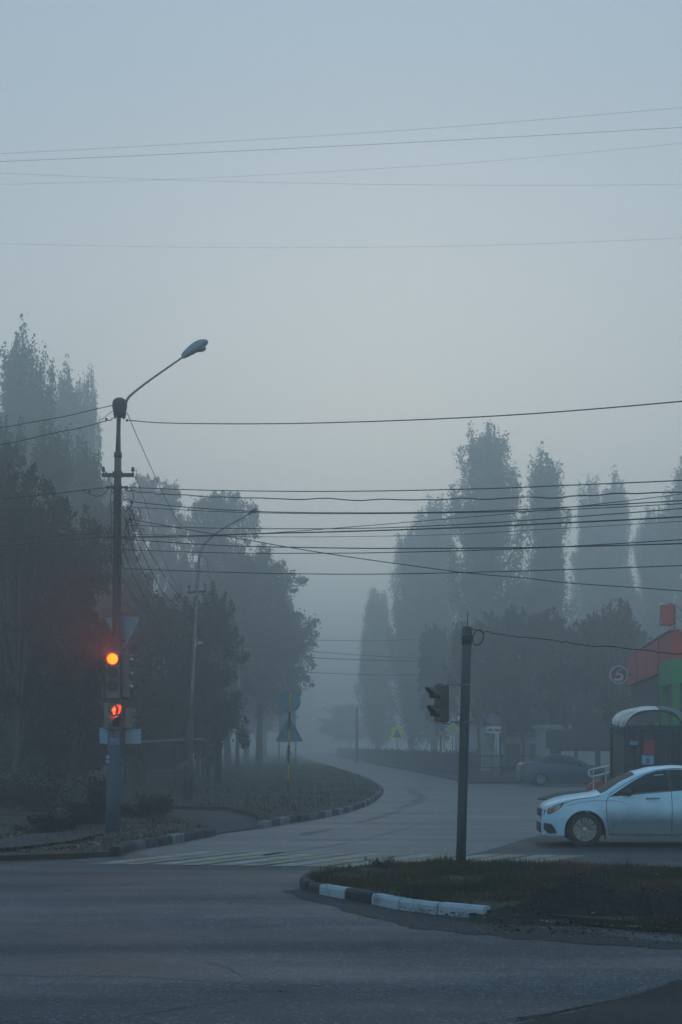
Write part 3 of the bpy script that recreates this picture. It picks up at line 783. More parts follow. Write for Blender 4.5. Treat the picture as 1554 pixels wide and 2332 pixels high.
broad(430, 1340, 92, 290, 4, 4.4, 'dark broadleaf tree directly behind the second lamp pole', GL)
broad(300, 1500, 96, 330, 4, .4, 'low dark tree far behind the bar fence', GL)
broad(420, 1520, 100, 300, 4, 2.4, 'low dark tree behind the second lamp pole foot', GL)
broad(180, 1420, 88, 380, 4, 5.4, 'dark tree far behind the left corner bushes', GL)
broad(20, 1400, 80, 400, 4, 3.4, 'dark tree filling the left edge behind the bushes', GL)
broad(60, 1560, 58, 420, 4, .9, 'lowest dark thicket tree at the left edge behind the bushes', GL)
broad(190, 1580, 66, 360, 4, 2.9, 'dark thicket tree behind the pole foot on the left', GL)
broad(310, 1600, 74, 300, 4, 4.9, 'low thicket tree seen through the bar fence', GL)
broad(262, 1125, 74, 240, 0, 2.2, 'broadleaf tree whose crown fills the space right behind the concrete lamp pole', 'trees behind the left corner')
GN = 'dense dark trees on the near left'
broad(35, 1045, 43, 430, 2, .4, 'dense dark tree at the left edge', GN)
broad(165, 1170, 47, 360, 4, 2.4, 'dense dark tree left of the traffic light pole', GN)
broad(320, 1330, 64, 330, 2, 3.3, 'dense dark tree right behind the traffic light pole', GN)
broad(-60, 960, 50, 380, 0, 5.2, 'tall dark tree cut by the left edge, behind the dense one', GN)
broad(470, 1340, 66, 240, 4, 1.3, 'dark undergrowth tree between the second and third poles', GN)
broad(150, 1440, 52, 300, 4, 4.7, 'low dark tree deep behind the left corner', GN)
GR = 'low trees behind the fence on the right'
broad(1005, 1430, 108, 130, 1, .6, 'low hazy tree behind the diamond sign', GR)
broad(1090, 1400, 84, 190, 3, 1.9, 'low tree left of the no parking sign', GR, M['leaf_broad'])
broad(1190, 1385, 80, 210, 3, 3.1, 'low dark tree right of the no parking sign', GR, M['leaf_broad'])
broad(1290, 1395, 78, 200, 3, 4.4, 'low reddish tree above the dark sedan', GR)
broad(1385, 1375, 76, 190, 3, .2, 'reddish rowan tree left of the red fascia', GR)
broad(1428, 1400, 86, 200, 3, 5.6, 'reddish tree behind the round shop sign', GR)
broad(1150, 1500, 92, 260, 3, 2.7, 'low tree farther behind the fence', GR, M['leaf_broad'])
broad(1240, 1500, 98, 300, 4, 1.9, 'dense low tree behind the pale garages', GR)
broad(1400, 1480, 96, 300, 4, 3.9, 'dense low tree behind the dark stall', GR)
broad(1330, 1480, 94, 260, 3, 5.9, 'low tree farther behind the pale garages', GR, M['leaf_broad'])
# far masses closing the fog
broad(600, 1560, 240, 160, 1, .2, 'faint far tree at the end of the left row', 'far trees')
broad(800, 1600, 300, 160, 0, 1.2, 'faint far tree at the right end of the street gap', 'far trees')

def bush(u, v, h, wd, label, seed, mat='bush', z=.08, n=3500, s=.07):
    g = np.random.default_rng(seed); p = G(u, v, z)
    t = thing('bush', label, 'bush', p, 'bushes on the left corner')
    C = []; st = MB()
    for i in range(16):
        a = g.uniform(0, 6.28); l = wd * .5 * g.uniform(.2, 1); hh = h * g.uniform(.4, 1)
        b2 = p + Vector((math.cos(a) * l, math.sin(a) * l, hh)); st.tube([p, p.lerp(b2, .5) + Vector((0, 0, .1 * h)), b2], [.012, .008, .003], 4)
        k = n // 16; tt = g.random(k)[:, None] * .9 + .1
        C.append(np.array([0, 0, 0]) * (1 - tt) + np.array(b2 - p) * tt + g.normal(size=(k, 3)) * .13 * h)
    C = np.concatenate(C); C = C[C[:, 2] > 0]
    st.build('stem', M['bark'], t)
    me = fast_mesh('foliage', leaf_quads(C, s, g), 4, M[mat])
    o = bpy.data.objects.new('foliage', me); COL.objects.link(o); o.parent = t
bush(195, 1880, .6, 2.0, 'dark green bush left of the pole foot', 31)
bush(230, 1862, 1.1, 1.0, 'yellowing bush behind the left side of the pole foot', 32, 'bush_dry', n=2500)
bush(310, 1862, .35, 1.6, 'low brownish bush right of the pole foot', 33, 'bush_dry', n=2200)
bush(90, 1850, 1.0, 2.0, 'large dark bush near the left edge', 34)
bush(110, 1900, .35, 1.5, 'low dark bush in front of the large one', 35)
bush(10, 1842, 1.0, 2.4, 'dark bush cut by the left edge', 36)
bush(370, 1850, .5, 1.6, 'low weedy bush beside the path', 37, 'bush_dry', n=1800)

# ------------------------------------------------------------------ haze
hb = MB(); hb.box((0, 620, 20.4), (1300, 1440, 42.8))
hz = hb.build('haze', M['cable']); tag(hz, 'pale morning fog filling the street', 'fog', kind='stuff')
hm = bpy.data.materials.new('haze'); hm.use_nodes = True
t_ = hm.node_tree; t_.nodes.clear()
pv = t_.nodes.new('ShaderNodeVolumePrincipled'); mo = t_.nodes.new('ShaderNodeOutputMaterial')
pv.inputs['Color'].default_value = (0.90, 0.97, 1.0, 1); pv.inputs['Density'].default_value = HAZE; pv.inputs['Anisotropy'].default_value = 0.74
t_.links.new(pv.outputs['Volume'], mo.inputs['Volume'])
hz.data.materials.clear(); hz.data.materials.append(hm)

#PART2
# ------------------------------------------------------------------ utility pole with street lamp (near left)
def pole_curve(pts_uv, Y): return [P(u, v, Y) for u, v in pts_uv]
YP = GY(1905)
base = P(258, 1905, YP)
def pu(u, v, dy=0.0): return P(u, v, YP) + Vector((0, dy, 0))
lp = thing('utility_pole', 'tall concrete pole carrying a street lamp, crossarm and the lit traffic light', 'utility pole', (base.x, base.y, 0.0))
a = MB(); a.tube([pu(257, 1912), pu(259, 1800), pu(262, 1690), pu(263, 1655)], [.152, .148, .138, .136], 14); a.build('steel_sleeve', M['blue_steel'], lp, True)
a = MB(); a.tube([pu(263, 1660), pu(265, 1500), pu(267, 1300), pu(268, 1110), pu(269, 1040)], [.10, .096, .086, .078, .07], 12)
for v in range(1120, 1480, 23): a.tube([pu(267, v), pu(267, v + 3)], [.095, .095], 12)
a.build('concrete_shaft', M['concrete_dark'], lp, True)
a = MB(); a.tube([pu(269, 1050), pu(270, 990), pu(271, 945)], [.062, .045, .042], 10)
a.tube([pu(269, 1042), pu(269, 1030)], [.085, .08], 10); a.build('steel_pipe', M['pole_dark'], lp, True)
a = MB()
c = pu(273, 928)
a.lathe([(-.20, .075), (-.19, .11), (-.08, .135), (.02, .155), (.10, .15), (.16, .12), (.195, .06), (.20, .01)], c, 18)
for k in range(7):
    q = k * .9; a.tube([c + Vector((.13 * math.cos(q), .13 * math.sin(q), -.12)), c + Vector((.10 * math.cos(q), .10 * math.sin(q), -.23))], .012, 5)
a.build('splice_drum', M['black'], lp, True)
a = MB()
arm = smooth_path([pu(284, 925), pu(292, 907), pu(304, 895), pu(340, 867), pu(420, 811)], 5)
a.tube(arm, [.03 * (1 - .35 * i / (len(arm) - 1)) for i in range(len(arm))], 8); a.build('lamp_arm', M['galv'], lp, True)
# lamp head: along direction of arm
d = (pu(468, 781) - pu(416, 814)).normalized(); nrm = Vector((-d.z, 0, d.x))
def lamp_head(parent, o, d, nrm, s=1.0, mat_='lamp_grey'):
    side = Vector((0, 1, 0)); b = MB(); prof = [(0, .035, .03), (.03, .062, .045), (.12, .075, .06), (.25, .095, .078), (.38, .115, .082), (.50, .11, .07), (.58, .08, .045), (.62, .03, .02)]
    V = []; F = []; n = 14
    for x, w_, h_ in prof:
        for k in range(n):
            q = 2 * math.pi * k / n
            up = math.sin(q); V.append(o + d * x * s + side * math.cos(q) * w_ * s + nrm * (max(up, -.35) * h_) * s * 1.7)
    for i in range(len(prof) - 1):
        for k in range(n): F.append((i * n + k, i * n + (k + 1) % n, i * n + n + (k + 1) % n, i * n + n + k))
    F.append(tuple(range(n))); F.append(tuple(range((len(prof) - 1) * n, len(prof) * n)))
    b.add(V, F); h = b.build('lamp_head', M[mat_], parent, True)
    g = MB(); g.sphere(o + d * .40 * s - nrm * .035 * s, .085 * s, 14, 8, (1.55, 1.1, .85) if abs(d.x) > .5 else (1.1, 1.5, .85))
    g.build('lamp_glass', M['lamp_glass'], h, True)
lamp_head(lp, pu(416, 814), d, nrm, 1.0)
a = MB()
cx = pu(269, 1082); a.box(cx, (.66, .06, .075)); a.box(pu(269, 1082, -.06), (.2, .05, .12))
ca = a.build('crossarm', M['black'], lp)
for u in (236, 303):
    b = MB(); b.tube([pu(u, 1080), pu(u, 1066)], .012, 6); b.lathe([(-.04, .03), (-.02, .04), (.01, .025), (.03, .036), (.05, .015)], pu(u, 1069), 10); b.build('insulator', M['concrete_dark'], ca, True)
for v in (1110, 1224):
    a = MB(); a.tube([pu(267, v - 3), pu(267, v + 4)], [.105, .105], 12); a.box(pu(267, v), (.34, .05, .035)); a.box(pu(246, v), (.06, .06, .05)); a.box(pu(288, v), (.06, .06, .05))
    a.build('clamp', M['black'], lp)
a = MB()
r_ = random.Random(5)
for i in range(7):
    dx = r_.uniform(-.13, .13); pts = [pu(267, 1105 + r_.uniform(-5, 20)) + Vector((dx, -.11 + r_.uniform(0, .05), 0))]
    v = 1105
    while v < 1105 + r_.uniform(180, 330):
        v += 38; pts.append(pu(267, v) + Vector((dx + r_.uniform(-.025, .025), -.10 + r_.uniform(-.02, .02), 0)))
    a.tube(smooth_path(pts, 3), .0085, 5)
loops = [[(250, 1112), (240, 1125), (222, 1131), (205, 1126), (190, 1118)], [(285, 1118), (298, 1112), (305, 1130), (300, 1155), (288, 1165)],
         [(283, 1140), (296, 1138), (300, 1150), (290, 1165), (281, 1160)], [(286, 1155), (303, 1165), (305, 1185), (292, 1192)],
         [(252, 1225), (235, 1198), (215, 1215), (200, 1219)], [(276, 1262), (284, 1252), (296, 1254)], [(278, 1268), (281, 1290), (286, 1296)],
         [(285, 1215), (292, 1232), (283, 1242), (276, 1240)], [(290, 1150), (300, 1175), (288, 1200), (296, 1220)], [(280, 1170), (289, 1195), (282, 1215)],
         [(249, 1090), (240, 1075), (238, 1066)], [(255, 955), (262, 952), (268, 950)]]
for lpth in loops: a.tube(smooth_path([pu(u, v, -.05) for u, v in lpth], 5), .0085, 5)
for u, v in ((300, 1143), (300, 1183), (296, 1183), (205, 1120), (228, 1223), (243, 955), (290, 958)): a.sphere(pu(u, v, -.03), .028, 8, 6)
a.build('cable_bundle', M['cable'], lp, True)

# signs and plates on the pole
def plate(name, label, cat, poly, c, face, mat, th=.012, extra=None, group=None, back=None):
    Mx = FR(c, face); b = MB(); b.prism(poly, Mx, th)
    o = b.build(name, mat, origin=c); tag(o, label, cat, group); return o, Mx
o, _ = plate('sign_plate', 'pale blue plate sticking out left of the pole below the pedestrian light', 'plate', rect(.165, .33), pu(237, 1675, -.05), 8, M['plate_blue'])
b = MB(); b.tube([pu(246, 1661, -.03), pu(262, 1661, 0)], .015, 6); b.build('bracket', M['galv'], o)
o, _ = plate('sign_plate', 'wide pale blue plate sticking out right of the pole below the pedestrian light', 'plate', rect(.345, .30), pu(302, 1677, .10), -14, M['plate_blue'])
b = MB(); b.tube([pu(286, 1665, .10), pu(266, 1665, .02)], .015, 6); b.build('bracket', M['galv'], o)
plate('sign_plate', 'small violet plate wrapped on the front of the blue pole', 'plate', rect(.20, .145), pu(264, 1689, -.165), 0, M['plate_violet'])
plate('sticker', 'upper tiny blue sticker on the left side of the pole', 'sticker', rect(.07, .075), pu(248.5, 1724, -.155), -12, M['sticker'], .003)
plate('sticker', 'lower tiny pale blue sticker on the left side of the pole', 'sticker', rect(.07, .055), pu(248, 1735, -.155), -12, M['plate_blue'], .003)
# inverted triangle (give way, seen from behind)
tri = [(-.36, .25), (-.34, .30), (.34, .30), (.36, .25), (.035, -.36), (-.035, -.36)]
o, Mx = plate('give_way_sign', 'upside down triangular sign behind the pole above the lit red light', 'road sign', tri, pu(278, 1437, .16), -10, M['sign_back'])
b = MB(); b.tube([Mx @ Vector((-.31, .2, -.01)), Mx @ Vector((.31, .2, -.01))], .012, 6); b.tube([Mx @ Vector((-.16, -.06, -.01)), Mx @ Vector((.16, -.06, -.01))], .012, 6); b.build('stiffener', M['galv'], o)
b = MB(); b.box(pu(270, 1460, -.02), (.32, .05, .03)); o2 = b.build('bracket', M['black'], lp)

# LED lens material: round dots
def led_mat(name, hot, cold):
    m = bpy.data.materials.new(name); m.use_nodes = True
    t = m.node_tree; t.nodes.clear(); lk = t.links.new
    co = t.nodes.new('ShaderNodeTexCoord'); vo = t.nodes.new('ShaderNodeTexVoronoi'); vo.inputs['Scale'].default_value = 55; vo.inputs['Randomness'].default_value = .25
    lk(co.outputs['Object'], vo.inputs['Vector'])
    r = t.nodes.new('ShaderNodeMapRange'); r.inputs['From Min'].default_value = .25; r.inputs['From Max'].default_value = .6; lk(vo.outputs['Distance'], r.inputs['Value'])
    mx = t.nodes.new('ShaderNodeMix'); mx.data_type = 'RGBA'; mx.inputs['A'].default_value = (*hot, 1); mx.inputs['B'].default_value = (*cold, 1); lk(r.outputs[0], mx.inputs['Factor'])
    e = t.nodes.new('ShaderNodeEmission'); e.inputs['Strength'].default_value = 1.0; lk(mx.outputs['Result'], e.inputs['Color'])
    o = t.nodes.new('ShaderNodeOutputMaterial'); lk(e.outputs[0], o.inputs['Surface']); return m
M['led_red'] = led_mat('led_red', (24, 1.05, 0.03), (6, 0.22, 0.0))
M['led_man'] = emit('led_man', (7, 0.35, 0.10), 1.0)

def visor(mb, Mx, x, y, r, ln, n=14, cut=.25):
    """open tunnel visor over a lens at local (x,y), sticking out along +Z; cut-away below"""
    V = []; F = []
    for k in range(n + 1):
        q = math.pi * (-cut) + (math.pi * (1 + 2 * cut)) * k / n
        s = max(0.0, math.sin(q)); l = ln * (.35 + .65 * (s * .5 + .5 if math.sin(q) > -.9 else 0))
        l = ln * (.45 + .55 * max(0, math.sin(q)))
        for rr in (r, r + .006):
            V.append(Mx @ Vector((x + rr * math.cos(q), y + rr * math.sin(q), 0)))
            V.append(Mx @ Vector((x + rr * math.cos(q), y + rr * math.sin(q), l)))
    for k in range(n):
        a_ = k * 4; b_ = a_ + 4
        F += [(a_, a_ + 1, b_ + 1, b_), (a_ + 2, b_ + 2, b_ + 3, a_ + 3), (a_ + 1, a_ + 3, b_ + 3, b_ + 1)]
    mb.add(V, F)
def signal(name, label, cat, c, face, w_, h_, d_, lens, case, rl, vis=.16, lit=None, lensr=None, specks=False, visor_ok=True):
    """lens: local y positions from the top; face normal = +Z of frame"""
    t = thing(name, label, cat, (c.x, c.y, c.z)); Mx = FR(c, face)
    b = MB(); b.box((0, 0, 0), (1, 1, 1)); b.v = []; b.f = []; b.mi = []
    # case with rounded corners
    e = .02; pl = [(-w_ / 2 + e, -h_ / 2), (w_ / 2 - e, -h_ / 2), (w_ / 2, -h_ / 2 + e), (w_ / 2, h_ / 2 - e), (w_ / 2 - e, h_ / 2), (-w_ / 2 + e, h_ / 2), (-w_ / 2, h_ / 2 - e), (-w_ / 2, -h_ / 2 + e)]
    b.prism(pl, Mx @ Matrix.Translation((0, 0, -d_)), d_)
    n = len(lens)
    for i in range(n - 1):
        yy = (lens[i] + lens[i + 1]) / 2; b.prism(rect(w_ + .012, .012, 0, yy), Mx @ Matrix.Translation((0, 0, -d_ * .8)), d_ * .8 + .004)
    ho = b.build('housing', case, t)
    for i, yy in enumerate(lens):
        b = MB(); b.prism(circ(rl, 24, 0, yy), Mx @ Matrix.Translation((0, 0, .002)), .012)
        mm = M['tl_lens'] if lit is None or lit.get(i) is None else lit[i]
        b.build('lens', mm, t)
        if visor_ok:
            b = MB(); visor(b, Mx, 0, yy, rl + .012, vis); b.build('visor', case, t)
    return t, Mx
# main signal facing the camera
c0 = pu(261, 1537, -.24)
t, Mx = signal('traffic_light', 'three-lamp traffic light showing red at the top, facing us on the pole', 'traffic light', c0, -1, .27, .97, .13,
               [.315, .035, -.245], M['tl_case'], .108, .07, {0: M['led_red']})
b = MB(); b.prism(rect(.30, .10), FR(pu(261, 1597, -.16), 0), .06); b.tube([pu(262, 1597, -.13), pu(264, 1597)], .03, 8); b.build('bracket', M['black'], t)
b = MB(); b.tube([pu(261, 1489, -.20), pu(266, 1482, 0)], .02, 6); b.build('bracket', M['black'], t)
# real glow of the lamp into the fog
ld = bpy.data.lights.new('signal_glow', 'SPOT'); ld.energy = 85.0; ld.color = (1.0, 0.05, 0.01); ld.spot_size = R(62); ld.spot_blend = .8; ld.shadow_soft_size = .09
lo = bpy.data.objects.new('signal_glow', ld); COL.objects.link(lo); lo.parent = t
lo.location = (Mx @ Vector((0, .315, .14))) - WL[t]; lo.rotation_euler = (R(-110), 0, R(0))
# pedestrian signal turned to the right
c1 = pu(263, 1631, -.22)
t, Mx = signal('pedestrian_light', 'pedestrian signal with glowing red standing figure under the red traffic light', 'pedestrian light', c1, 46, .27, .54, .14,
               [.12, -.13], M['tl_case'], .10, .19)
def man(Mx, s=1.0):
    b = MB(); z = .016
    def q(pl): b.prism([(x * s, y * s) for x, y in pl], Mx @ Matrix.Translation((0, .12, z)), .004)
    q(circ(.017, 12, 0, .062)); q([(-.024, .04), (.024, .04), (.020, -.012), (-.020, -.012)])
    q([(-.020, -.012), (-.002, -.012), (-.004, -.075), (-.018, -.075)]); q([(.002, -.012), (.020, -.012), (.018, -.075), (.004, -.075)])
    q([(-.024, .04), (-.034, .03), (-.036, -.012), (-.027, -.012)]); q([(.024, .04), (.034, .03), (.036, -.012), (.027, -.012)])
    return b
man(Mx, 1.2).build('figure_lamp', M['led_man'], t)
b = MB(); b.tube([pu(263, 1631, -.12), pu(264, 1631, 0)], .03, 8); b.build('bracket', M['black'], t)
l2 = bpy.data.lights.new('figure_glow', 'POINT'); l2.energy = 5; l2.color = (1, .08, .02); l2.shadow_soft_size = .03
lo = bpy.data.objects.new('figure_glow', l2); COL.objects.link(lo); lo.parent = t; lo.location = (Mx @ Vector((0, .12, .05))) - WL[t]
# side-on signal on the right of the pole
c2 = pu(293, 1537, .12)
t, Mx = signal('traffic_light', 'dark three-lamp traffic light seen edge-on right of the pole', 'traffic light', c2, 96, .27, .95, .13,
               [.315, .035, -.245], M['tl_case'], .10, .10)
for v in (1502, 1533, 1563):
    b = MB(); b.tube([pu(299, v - 1.5, -.04), pu(304, v + 1.5, -.06)], .022, 8); b.build('hinge_clip', M['white'], t)
b = MB(); b.tube([pu(284, 1494, .12), pu(268, 1490, .02)], .015, 6); b.tube([pu(284, 1582, .12), pu(268, 1584, .02)], .015, 6); b.build('bracket', M['black'], t)
c3 = pu(294, 1636, .10)
t, Mx = signal('pedestrian_light', 'unlit pedestrian signal seen from behind, right of the glowing one', 'pedestrian light', c3, 120, .25, .42, .14, [.09, -.10], M['tl_case'], .09, .12)
b = MB(); b.sphere(pu(312, 1628, .0), .013, 8, 6); b.tube([pu(304, 1628, .05), pu(312, 1628, .0)], .005, 5); b.build('hinge_clip', M['white'], t)
b = MB(); b.tube([pu(286, 1636, .12), pu(266, 1636, .02)], .018, 6); b.build('bracket', M['black'], t)
c4 = pu(236, 1578, .02)
t = thing('loudspeaker', 'small horn loudspeaker box on the left of the pole beside the dead lamps', 'loudspeaker', c4)
b = MB(); b.box(c4, (.07, .14, .30), bev=.012); b.build('housing', M['concrete'], t)
b = MB(); b.lathe([(0, .05), (.05, .055), (.10, .085)], c4 + Vector((-.02, -.02, -.28)), 12); b.build('horn', M['tl_case'], t, True)
b = MB(); b.tube([pu(240, 1600, .02), pu(262, 1596, .02)], .016, 6); b.tube([pu(240, 1560, .02), pu(262, 1558, .02)], .012, 6); b.build('bracket', M['black'], t)

# ------------------------------------------------------------------ second lamp pole
Y2 = GY(1830); b0 = P(428, 1830, Y2)
def p2(u, v, dy=0): return P(u, v, Y2) + Vector((0, dy, 0))
l2p = thing('lamp_post', 'second concrete lamp pole with long bent lamp arm, behind the traffic light pole', 'lamp post', (b0.x, b0.y, 0))
a = MB(); a.tube([p2(428, 1838), p2(430, 1730), p2(433, 1640)], [.155, .14, .13], 12); a.build('concrete_base', M['concrete_dark'], l2p, True)
a = MB(); a.tube([p2(433, 1645), p2(438, 1560), p2(443, 1470), p2(449, 1350), p2(450, 1330)], [.075, .07, .065, .06, .045], 10); a.build('shaft', M['galv'], l2p, True)
a = MB(); pp = smooth_path([p2(449, 1340), p2(452, 1300), p2(455, 1268), p2(461, 1246), p2(478, 1227), p2(510, 1203), p2(555, 1178), p2(578, 1166)], 4)
a.tube(pp, [.055 - .03 * i / (len(pp) - 1) for i in range(len(pp))], 8); a.build('lamp_arm', M['galv'], l2p, True)
dd = (p2(586, 1160) - p2(560, 1175)).normalized(); lamp_head(l2p, p2(566, 1171), dd, Vector((-dd.z, 0, dd.x)), .55, 'pole_dark')
a = MB(); Mt = Matrix.Rotation(R(-4), 3, 'Y'); a.box(p2(449, 1348), (.62, .06, .07), Mt); ca = a.build('crossarm', M['black'], l2p)
for u, v in ((431, 1346), (467, 1341)):
    b = MB(); b.tube([p2(u, v), p2(u, v - 12)], .014, 6); b.lathe([(-.04, .03), (0, .045), (.05, .02)], p2(u, v - 10), 8); b.build('insulator', M['concrete'], ca, True)
a = MB(); r_ = random.Random(9)
for i in range(6):
    pts = [p2(448 + r_.uniform(-6, 8), 1362)]
    for v in (1385, 1410, 1430, 1452): pts.append(p2(446 + r_.uniform(-14, 16), v))
    a.tube(smooth_path(pts, 4), .011, 5)
for u, v in ((430, 1405), (452, 1400), (458, 1395), (440, 1404)): a.box(p2(u, v), (.10, .05, .05))
a.build('cable_bundle', M['cable'], l2p, True)
cm = thing('security_camera', 'small white surveillance camera on the second lamp pole', 'camera', p2(452, 1466, -.1))
a = MB(); a.box(p2(457, 1464, -.1), (.16, .09, .075), Matrix.Rotation(R(8), 3, 'Y'), bev=.01); a.build('housing', M['white'], cm)
a = MB(); a.tube([p2(443, 1468, 0), p2(449, 1468, -.05), p2(455, 1467, -.1)], .015, 6); a.box(p2(446, 1470, -.03), (.05, .05, .2)); a.build('bracket', M['white'], cm)
plate('sticker', 'blue plate on the foot of the second lamp pole', 'sticker', rect(.17, .16), p2(427, 1738, -.165), 0, M['plate_violet'], .003)

# further poles
Y3 = GY(1790)
t = thing('utility_pole', 'third pole in the left row, with a small crossarm among the trees', 'utility pole', (P(497, 1790, Y3).x, Y3, 0))
a = MB(); a.tube([P(497, 1795, Y3), P(501, 1600, Y3), P(505, 1430, Y3)], [.16, .13, .09], 10); a.build('shaft', M['concrete_dark'], t, True)
a = MB(); a.box(P(504, 1441, Y3), (1.0, .08, .08)); a.tube([P(496, 1441, Y3), P(489, 1432, Y3)], .02, 5); a.tube([P(512, 1441, Y3), P(520, 1433, Y3)], .02, 5); a.build('crossarm', M['black'], t)
Y4 = 95
t = thing('lamp_post', 'faint pale lamp pole right of the third pole', 'lamp post', (P(541, 1763, Y4).x, Y4, 0))
a = MB(); a.tube([P(540, 1764, Y4), P(543, 1600, Y4), P(546, 1440, Y4)], [.14, .11, .08], 8); a.build('shaft', M['concrete'], t, True)
a = MB(); a.tube(smooth_path([P(546, 1445, Y4), P(548, 1420, Y4), P(560, 1400, Y4), P(590, 1385, Y4)], 4), .04, 6); a.build('lamp_arm', M['galv'], t, True)
Y5 = 165
t = thing('utility_pole', 'lone thin pole far down the street beside the shortest poplar', 'utility pole', (P(813, 1736, Y5).x, Y5, 0))
a = MB(); a.tube([P(813, 1737, Y5), P(813, 1611, Y5)], [.16, .12], 8); a.build('shaft', M['concrete_dark'], t, True)

# ------------------------------------------------------------------ round + triangular sign on striped post
YS = GY(1815)
def ps(u, v, dy=0): return P(u, v, YS) + Vector((0, dy, 0))
sg = thing('road_sign', 'round and triangular signs seen from behind on a black and yellow striped post', 'road sign', (ps(656, 1815).x, YS, 0))
st = [(1576, 1622, 1), (1622, 1662, 0), (1662, 1697, 1), (1697, 1738, 0), (1738, 1777, 1), (1777, 1820, 0)]
a = MB()
for v0, v1, kk in st:
    a.cur = kk; f = lambda v: 656.3 + 4.5 * (1815 - v) / 240
    a.tube([ps(f(v0), v0, -.06), ps(f(v1), v1, -.06)], .040, 10)
a.build('post', [M['blackp'], M['yellow']], sg, False)
a = MB(); Mx = FR(ps(660, 1598), 4); a.prism(circ(.40, 32), Mx, .012)
for y in (-.27, -.14, 0, .14, .27):
    hw = math.sqrt(.40 ** 2 - y * y) - .03; a.prism(rect(2 * hw, .022, 0, y), Mx @ Matrix.Translation((0, 0, .012)), .012)
rim = []
for k in range(33): rim.append(Mx @ Vector((.39 * math.cos(k * math.pi / 16), .39 * math.sin(k * math.pi / 16), .012)))
a.tube(rim, .014, 6, False); a.build('round_plate', M['sign_back'], sg)
a = MB(); Mx = FR(ps(659, 1668), 0)
a.prism([(-.49, -.29), (-.47, -.33), (.47, -.33), (.49, -.29), (.035, .56), (-.035, .56)], Mx, .012)
tr_ = [(-.45, -.30), (.45, -.30), (0, .52), (-.45, -.30)]
a.tube([Mx @ Vector((x, y, .012)) for x, y in tr_], .018, 6, False)
for y in (-.12, .1): a.prism(rect(.5 - y * 1.1, .03, 0, y), Mx @ Matrix.Translation((0, 0, .012)), .012)
a.build('triangular_plate', M['sign_back'], sg)
a = MB()
for v in (1590, 1606, 1645, 1680): a.tube([ps(660, v, -.06), ps(660, v, .02)], .02, 6)
a.build('clamp', M['galv'], sg)

# billboard and person far away
YB = 138
t = thing('billboard', 'faint upright advertising panel on two thin legs behind the triangular sign', 'billboard', (P(655, 1744, YB).x, YB, 0))
a = MB(); a.box(P(655, 1656, YB), (1.65, .25, 2.9)); a.build('panel', M['sign_back'], t)
for u in (636, 674):
    a = MB(); a.tube([P(u, 1746, YB), P(u, 1688, YB)], .07, 6); a.build('leg', M['black'], t)

def figure(loc, face, h=1.72):
    """standing person grown from a skinned skeleton, one continuous surface"""
    s = h / 1.72
    J = {'pel': (0, 0, .93), 'sp': (0, .01, 1.15), 'ch': (0, .0, 1.34), 'nk': (0, -.01, 1.47), 'hd': (0, -.03, 1.56), 'ht': (0, -.03, 1.68)}
    V = []; Rr = []; E = []
    def av(p, r): V.append(Vector(p) * s); Rr.append(r * s); return len(V) - 1
    pel = av(J['pel'], .15); sp_ = av(J['sp'], .13); ch = av(J['ch'], .155); nk = av(J['nk'], .055); hd = av(J['hd'], .088); ht = av(J['ht'], .075)
    E += [(pel, sp_), (sp_, ch), (ch, nk), (nk, hd), (hd, ht)]
    for sx in (-1, 1):
        fx = .05 * sx
        hp = av((.09 * sx, 0, .86), .10); kn = av((.10 * sx, -.10 * sx, .50), .062); an = av((.10 * sx, .06 * -sx, .10), .042); fo = av((.11 * sx, -.12 + .06 * -sx, .045), .035)
        E += [(pel, hp), (hp, kn), (kn, an), (an, fo)]
        sh = av((.18 * sx, 0, 1.40), .07); el = av((.24 * sx, -.08, 1.13), .048); wr = av((.18 * sx, -.33, 1.02), .032); pa = av((.17 * sx, -.40, 1.0), .03)
        E += [(ch, sh), (sh, el), (el, wr), (wr, pa)]
        for k in range(5):
            q = av((.17 * sx + (k - 2) * .018, -.45 + (.03 if k in (0, 4) else 0), .99), .010); q2 = av((.17 * sx + (k - 2) * .018, -.49 + (.05 if k in (0, 4) else 0), .965), .008)
            E += [(pa, q), (q, q2)]
    me = bpy.data.meshes.new('person'); me.from_pydata(V, E, []); o = bpy.data.objects.new('person', me); COL.objects.link(o)
    sm = o.modifiers.new('skin', 'SKIN'); sb = o.modifiers.new('sub', 'SUBSURF'); sb.levels = 1; sb.render_levels = 1
    for i, sv in enumerate(me.skin_vertices[0].data): sv.radius = (Rr[i], Rr[i]); sv.use_root = (i == 0)
    me.materials.append(M['skin']); o.location = loc; o.rotation_euler = (0, 0, R(face)); WL[o] = Vector(loc)
    c = MB()
    prof = [(.42, .24), (.60, .225), (.85, .205), (1.10, .18), (1.30, .205), (1.42, .17), (1.50, .07)]
    c.lathe([(z * s, r * s) for z, r in prof], (0, 0, 0), 16, Matrix.Diagonal((1, .72, 1)))
    for sx in (-1, 1): c.tube([Vector((.17 * sx, 0, 1.40)) * s, Vector((.245 * sx, -.08, 1.13)) * s, Vector((.185 * sx, -.31, 1.03)) * s], [.085 * s, .068 * s, .052 * s], 8)
    co = c.build('coat', M['coat'], None, True); co.parent = o; co.location = (0, 0, 0)
    c = MB(); c.sphere(Vector((0, -.01, 1.645)) * s, .105 * s, 12, 8, (.95, 1.1, 1.0)); co = c.build('hat', M['coat'], None, True); co.parent = o; co.location = (0, 0, 0)
    c = MB()
    for sx in (-1, 1): c.tube([Vector((.09 * sx, 0, .88)) * s, Vector((.10 * sx, -.10 * sx, .50)) * s, Vector((.10 * sx, .06 * -sx, .09)) * s], [.115 * s, .08 * s, .06 * s], 8)
    co = c.build('trousers', M['black'], None, True); co.parent = o; co.location = (0, 0, 0)
    return o
YPn = 133
pc = P(656, 1744, YPn); pc.z = 0.0
